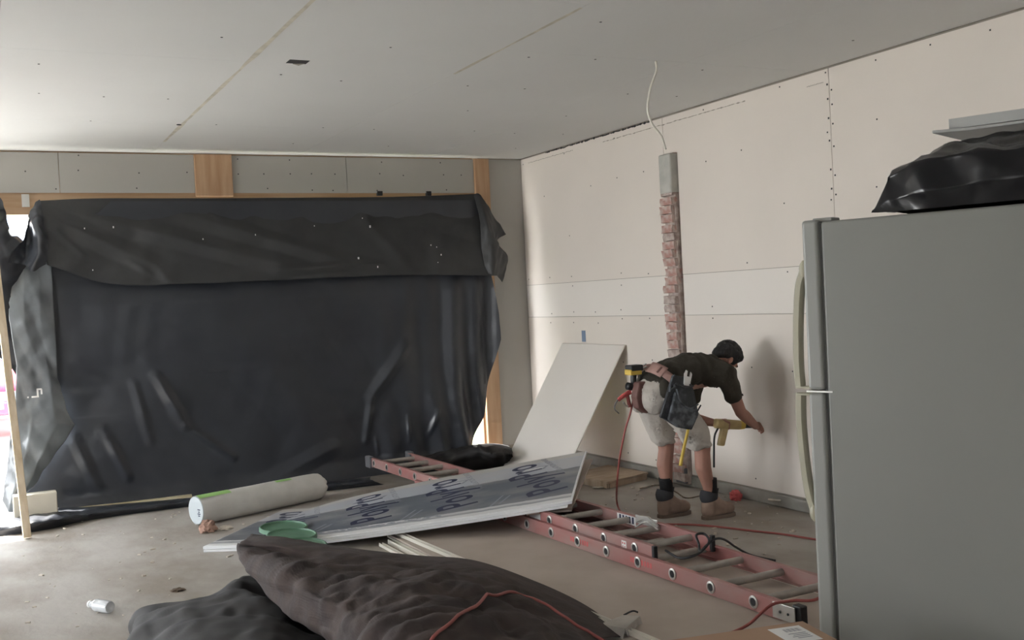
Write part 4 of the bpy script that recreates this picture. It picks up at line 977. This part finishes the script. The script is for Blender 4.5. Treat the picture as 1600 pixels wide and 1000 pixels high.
# shirt
ss = []
for x, z, ry, rz in ((3.90, .905, .150, .090), (3.96, .940, .155, .098), (4.03, .962, .160, .104), (4.10, .974, .165, .108), (4.17, .982, .170, .112), (4.24, .982, .176, .116), (4.31, .976, .180, .118), (4.38, .965, .170, .108), (4.43, .962, .130, .090)):
    ss.append((V((x, 5.70, z)), (.085, ry, rz), None))
ss += [(V((4.455, 5.70, .975)), (.045, .085, .070), None)]
for S_, E_ in ((RS, RE), (LS, LE)):
    chain([(4.34, 5.70 + (S_.y - 5.70) * .6, .955), S_ + V((-.005, 0, .01)), S_.lerp(E_, .30), S_.lerp(E_, .52)], [.100, .078, .068, .066], ss)
    e = S_.lerp(E_, .50); d_ = (E_ - S_).normalized(); ss.append((e + d_ * .01, (.070, .066, .022), d_.to_track_quat('Z', 'Y').to_matrix()))
# shirt tail hanging below the belt on the near hip
ss += [(V((3.945, 5.555, .875)), (.085, .050, .085), None), (V((3.985, 5.535, .830)), (.070, .035, .080), None), (V((4.05, 5.60, .90)), (.08, .06, .07), None)]
blob('shirt', M['shirt'], wk_, ss, .010, 5, lambda p: .010 * noise.noise(V((p.x * 9, p.y * 12, p.z * 18))) + crumple(p, 8, .006, 3) + .003 * noise.noise(p * 18))
# shorts
sh = [(V((3.915, 5.70, .865)), (.135, .168, .120), None), (V((3.875, 5.77, .825)), (.100, .095, .110), None), (V((3.885, 5.63, .825)), (.100, .095, .110), None), (V((3.99, 5.70, .85)), (.11, .16, .10), None)]
chain([RH + V((-.03, -.01, 0)), RH.lerp(RK, .5) + V((0, -.01, 0)), V((4.160, 5.59, .555))], [.108, .100, .096], sh)
chain([LH + V((-.03, .01, 0)), LH.lerp(LK, .5) + V((-.01, .01, 0)), V((4.055, 5.825, .565))], [.108, .096, .090], sh)
for c_, r_ in ((V((4.178, 5.59, .512)), .092), (V((4.063, 5.825, .522)), .088)): sh.append((c_, (r_, r_, .030), Matrix.Rotation(.25, 3, 'Y')))
blob('shorts', M['shorts'], wk_, sh, .0083, 4, lambda p: .012 * noise.noise(V((p.x * 16, p.y * 16, p.z * 5))) + crumple(V((p.x, p.y, p.z * .5)), 7, .006, 6) + .002 * noise.noise(p * 15))
# socks and boots
for A_, off in ((RA, .0), (LA, .0)):
    MB().tube([A_ + V((-.002, 0, .045)), A_ + V((0, 0, .10)), A_ + V((-.003, 0, .165))], lambda t: .041 + .006 * t, 18, 4).build('sock', M['sock'], wk_, smooth=True)
    x0, y0 = A_.x - .075, A_.y
    bs = []
    chain([(x0 + .052, y0, .050), (x0 + .054, y0, .085), (x0 + .060, y0, .128)], [.050, .051, .053], bs)
    chain([(x0 + .075, y0, .125), (x0 + .115, y0, .085), (x0 + .160, y0, .062)], [.052, .052, .048], bs)
    bs += [(V((x0 + .15, y0, .055)), (.075, .050, .046), None), (V((x0 + .195, y0, .055)), (.064, .054, .045), None), (V((x0 + .10, y0, .045)), (.08, .046, .040), None)]
    bo_ = blob('boot', M['boot'], wk_, bs, .007, 2)
    pts = []
    for t in range(28):
        a = 2 * math.pi * t / 28; cx_ = math.cos(a); sy_ = math.sin(a)
        pts.append((x0 + .129 + .131 * (abs(cx_) ** .8) * (1 if cx_ > 0 else -1), y0 + (.054 if cx_ > 0 else .048) * (abs(sy_) ** .75) * (1 if sy_ > 0 else -1), .0))
    MB().ext(pts, (0, 0, .024)).build('sole', M['sole'], bo_, bevel=.004)
    MB().tube([V((x0 + .062, y0, .128)), V((x0 + .058, y0, .150)), V((x0 + .066, y0, .176))], lambda t: .056 - .004 * abs(2 * t - 1), 22, 4, caps=False).build('padded_collar', M['collar'], bo_, smooth=True, solid=.010)
    MB().ext([(x0 + .104, y0 - .020, .130), (x0 + .104, y0 + .020, .130), (x0 + .122, y0 + .020, .195), (x0 + .122, y0 - .020, .195)], (.008, 0, .002)).build('tongue', M['collar'], bo_, bevel=.004)
    for k_ in range(3):
        MB().tube([V((x0 + .118 + k_ * .018, y0 - .028, .112 - k_ * .010)), V((x0 + .122 + k_ * .018, y0, .128 - k_ * .012)), V((x0 + .118 + k_ * .018, y0 + .028, .112 - k_ * .010))], .0035, 6).build('lace', M['debris'], bo_, smooth=True)

# tool belt
tbel = empty('tool_belt', (3.95, 5.70, .93), 'pink leather tool belt with black pouches around the waist of the worker', 'tool belt')
ax = V((.62, 0, .50)).normalized()     # direction of the spine at the waist
bc = V((3.965, 5.70, .925)); vb = V((-ax.z, 0, ax.x))
def beltpt(a, h, k=1.0): return bc + V((0, -1, 0)) * math.cos(a) * .178 * k + vb * math.sin(a) * .128 * k + ax * h
bm1 = grid(lambda u, v: beltpt(2 * math.pi * u, (v - .5) * .055), 64, 2)
bm1.build('belt_strap', M['leather_pink'], tbel, smooth=True, solid=.006)
grid(lambda u, v: beltpt(R(40) + R(45) * u, (v - .5) * .085, 1.035), 12, 4).build('belt_pad', M['leather_pink'], tbel, smooth=True, solid=.006)
grid(lambda u, v: beltpt(R(52) + R(4) * u, (v - .5) * .05, 1.07), 2, 2).build('belt_slot', M['leather_red'], tbel, solid=.004)
MB().tube([beltpt(R(92), .0, 1.05), beltpt(R(100), -.03, 1.12), beltpt(R(108), .0, 1.12), beltpt(R(100), .02, 1.08)], .005, 8).build('metal_ring', M['steel'], tbel, smooth=True)
def plate(px, y, th, name, m, parent, bv=.006):
    P = [V(p) for p in px]
    for p in P: p.y = y
    return MB().ext(P, (0, th, 0)).build(name, m, parent, bevel=bv, seg=2)
hp = plate([(3.922,5.470,0.980), (4.045,5.470,0.954), (4.080,5.470,0.861), (4.106,5.470,0.711), (4.046,5.470,0.619), (3.937,5.470,0.646), (3.814,5.470,0.723), (3.871,5.470,0.867)], 5.475, .022, 'hip_pouch', M['leather_black'], tbel)
plate([(3.860,5.440,0.882), (3.921,5.440,0.909), (3.919,5.440,0.796), (3.869,5.440,0.688), (3.793,5.440,0.727)], 5.452, .022, 'side_pocket', M['leather_black'], hp)
plate([(3.912,5.440,0.926), (4.049,5.440,0.898), (4.058,5.440,0.783), (3.981,5.440,0.758), (3.916,5.440,0.820)], 5.448, .026, 'upper_pocket', M['leather_black'], hp, .010)
plate([(3.900,5.420,0.879), (3.939,5.420,0.795), (4.006,5.420,0.757), (4.062,5.420,0.776), (4.063,5.420,0.703), (3.999,5.420,0.628), (3.901,5.420,0.654), (3.836,5.420,0.709)], 5.425, .026, 'front_pocket', M['leather_dusty'], hp, .010)
MB().tube([(3.900,5.420,0.895), (3.930,5.420,0.812), (3.997,5.420,0.766), (4.063,5.420,0.784)], .005, 8).build('rolled_edge', M['leather_dusty'], hp, smooth=True)
MB().tube([(3.912,5.440,0.930), (3.979,5.440,0.896), (4.049,5.440,0.902)], .005, 8).build('rolled_edge', M['leather_black'], hp, smooth=True)
MB().tube([(3.864,5.445,0.881), (3.899,5.460,0.958), (3.927,5.470,0.980)], .006, 8).build('pouch_strap', M['leather_dusty'], hp, smooth=True)
plate([(3.769,5.700,0.937), (3.833,5.700,0.940), (3.842,5.700,0.835), (3.852,5.700,0.751), (3.826,5.700,0.729), (3.759,5.700,0.772), (3.744,5.700,0.844)], 5.64, .07, 'rear_pouch', M['leather_red'], tbel, .012)
# things carried in the belt
hm = empty('hammer', (4.021,5.500,0.668), 'steel and yellow hammer hung in the hip pouch of the worker', 'hammer')
MB().tube([(4.024,5.455,0.692), (3.982,5.455,0.574), (3.946,5.455,0.468), (3.928,5.455,0.405)], lambda t: .009 + .003 * t, 10).build('grip', M['drill_y'], hm, smooth=True)
wrn = empty('adjustable_wrench', (4.017,5.460,0.957), 'shiny adjustable wrench sticking out of the top of the hip pouch', 'wrench')
plate([(3.990,5.460,0.918), (3.999,5.460,0.983), (4.015,5.460,1.006), (4.025,5.460,0.997), (4.018,5.460,0.965), (4.038,5.460,0.959), (4.049,5.460,0.991), (4.058,5.460,0.974), (4.040,5.460,0.914)], 5.462, .010, 'jaw', M['steel'], wrn, .002)
plate([(3.995,5.460,0.918), (4.035,5.460,0.915), (4.020,5.460,0.826), (3.990,5.460,0.829)], 5.464, .008, 'handle', M['steel'], wrn, .002)
tag(MB().tube([(4.041,5.430,0.712), (4.063,5.430,0.743), (4.090,5.430,0.777)], .005, 8).build('pencil', M['black'], smooth=True), 'black marker poking out of the front pocket of the hip pouch', 'marker')
imp = empty('impact_driver', (3.794,5.740,0.920), 'black and yellow cordless driver hanging from the back of the belt', 'drill')
def bx3(px0, px1, y0, y1, name, m, bv): # box from two pixels on a plane
    a_, b_ = V(px0), V(px1); return MB().b2((a_.x, y0, a_.z), (b_.x, y1, b_.z)).build(name, m, imp, bevel=bv, seg=3)
bx3((3.745,5.700,1.046), (3.837,5.700,1.006), 5.68, 5.76, 'battery', M['black'], .008)
bx3((3.739,5.700,1.018), (3.826,5.700,0.982), 5.682, 5.758, 'battery_base', M['drill_y'], .006)
MB().tube([(3.785,5.720,0.988), (3.782,5.720,0.947), (3.785,5.720,0.905)], .020, 14).build('grip', M['black'], imp, smooth=True)
MB().tube([(3.731,5.720,0.914), (3.780,5.720,0.902), (3.849,5.720,0.892)], .024, 16).build('motor_housing', M['black'], imp, smooth=True)
MB().cyl((3.778,5.715,0.923), (3.779,5.715,0.865), .017, n=14).build('white_collar', M['white'], imp, ang=40)
cl_ = empty('hose_gun', (3.739,5.740,0.821), 'red air nozzle with a wire hook clipped behind the belt of the worker', 'nozzle')
MB().tube([(3.671,5.740,0.827), (3.716,5.740,0.852), (3.772,5.740,0.872), (3.812,5.740,0.877)], lambda t: .012 + .008 * t, 12).build('nozzle_body', M['red_ink'], cl_, smooth=True)
MB().tube([(3.741,5.740,0.854), (3.749,5.740,0.816), (3.756,5.740,0.774)], .013, 10).build('trigger_grip', M['hose'], cl_, smooth=True)
MB().tube([(3.671,5.740,0.831), (3.645,5.740,0.801), (3.643,5.740,0.768), (3.671,5.740,0.740)], .004, 8).build('wire_hook', M['cap'], cl_, smooth=True)
MB().tube([(3.709,5.740,0.811), (3.727,5.740,0.785), (3.757,5.740,0.782)], .007, 8).build('coupler', M['alu_bright'], cl_, smooth=True)
hose_pts = cr([(3.787,5.740,0.875), (3.783,5.740,0.817), (3.759,5.740,0.736), (3.732,5.760,0.641), (3.722,5.800,0.526), (3.741,5.880,0.389), (3.781,5.980,0.222), (3.922,6.213,0.060), (3.879,6.102,0.012), (3.80, 5.95, .01), (3.76, 5.75, .012),
               (3.909,5.620,0.010), (4.038,5.486,0.010), (4.131,5.313,0.010), (4.214,5.106,0.010), (4.289,4.932,0.010), (4.343,4.718,0.010), (4.46, 4.35, .01), (4.30, 3.70, .01), (3.95, 3.42, .01), (3.70, 3.47, .03),
               (3.50, 3.70, .155), (3.163,3.432,0.170), (3.069,3.487,0.160), (2.969,3.503,0.160), (2.899,3.517,0.120), (2.875,3.576,0.060), (2.72, 3.55, .052), (2.50, 3.45, .06), (2.35, 3.35, .07), (2.22, 3.32, .10),
               (2.125,3.597,0.170), (2.082,3.696,0.225), (2.054,3.826,0.262), (2.003,3.928,0.285), (1.922,3.914,0.310), (1.745,3.726,0.360), (1.498,3.389,0.435), (1.319,3.199,0.460), (1.196,3.090,0.460), (1.031,2.965,0.430)], 8)
cb_ = bvh(cv)
for p in hose_pts:
    if p.y < 4.6 and p.x < 2.6:
        h_ = cb_.ray_cast(V((p.x, p.y, 2)), V((0, 0, -1)))
        if h_[0]: p.z = h_[0].z + .010
for _ in range(10):
    zz = [p.z for p in hose_pts]
    for i in range(150, len(hose_pts) - 1): hose_pts[i].z = max(zz[i], .25 * zz[i - 1] + .5 * zz[i] + .25 * zz[i + 1]) if i % 2 else .5 * (zz[i - 1] + zz[i + 1])
tag(MB().tube(hose_pts, .0065, 8, 1).build('air_hose', M['hose'], smooth=True),
    'long thin red air hose running from the belt across ladder and canvas', 'hose')
# screw gun in the hands
sg = empty('screw_gun', (4.56, 5.69, .58), 'tan and yellow collated screw gun held against the wall in both hands', 'drill')
g0, g1 = V((4.44, 5.73, .600)), V((4.80, 5.665, .548)); gd = (g1 - g0).normalized()
MB().tube([g0 + gd * -.01, g0 + gd * .04, g0 + gd * .12, g0 + gd * .175], lambda t: .034 - .004 * abs(t - .4), 16, 3).build('motor_body', M['tool_tan'], sg, smooth=True)
MB().tube([g0 + gd * .17, g0 + gd * .21], lambda t: .032 - .006 * t, 16, 1).build('gear_case', M['drill_y'], sg, ang=40)
MB().tube([g0 + gd * .21, g0 + gd * .30], lambda t: .020 - .006 * t, 14, 1).build('nose', M['black'], sg, ang=40)
MB().cyl(g0 + gd * .30, g0 + gd * .352, .006, n=8).build('bit', M['steel'], sg)
MB().ext([g0 + gd * .035 + V((0, -.016, -.015)), g0 + gd * .085 + V((0, -.016, -.015)), g0 + gd * .045 + V((0, -.016, -.15)), g0 + gd * -.0 + V((0, -.016, -.15))], (0, .032, 0)).build('pistol_grip', M['tool_tan'], sg, bevel=.008)
MB().tube([g0 + gd * .01 + V((0, 0, -.03)), g0 + gd * -.02 + V((0, 0, -.09)), g0 + gd * -.03 + V((0, 0, -.20)), g0 + gd * -.035 + V((0, 0, -.30))], .007, 8).build('screw_strip', M['black'], sg, smooth=True)
print('tris', sum(len(o.data.polygons) for o in C.objects if o.type == 'MESH'))
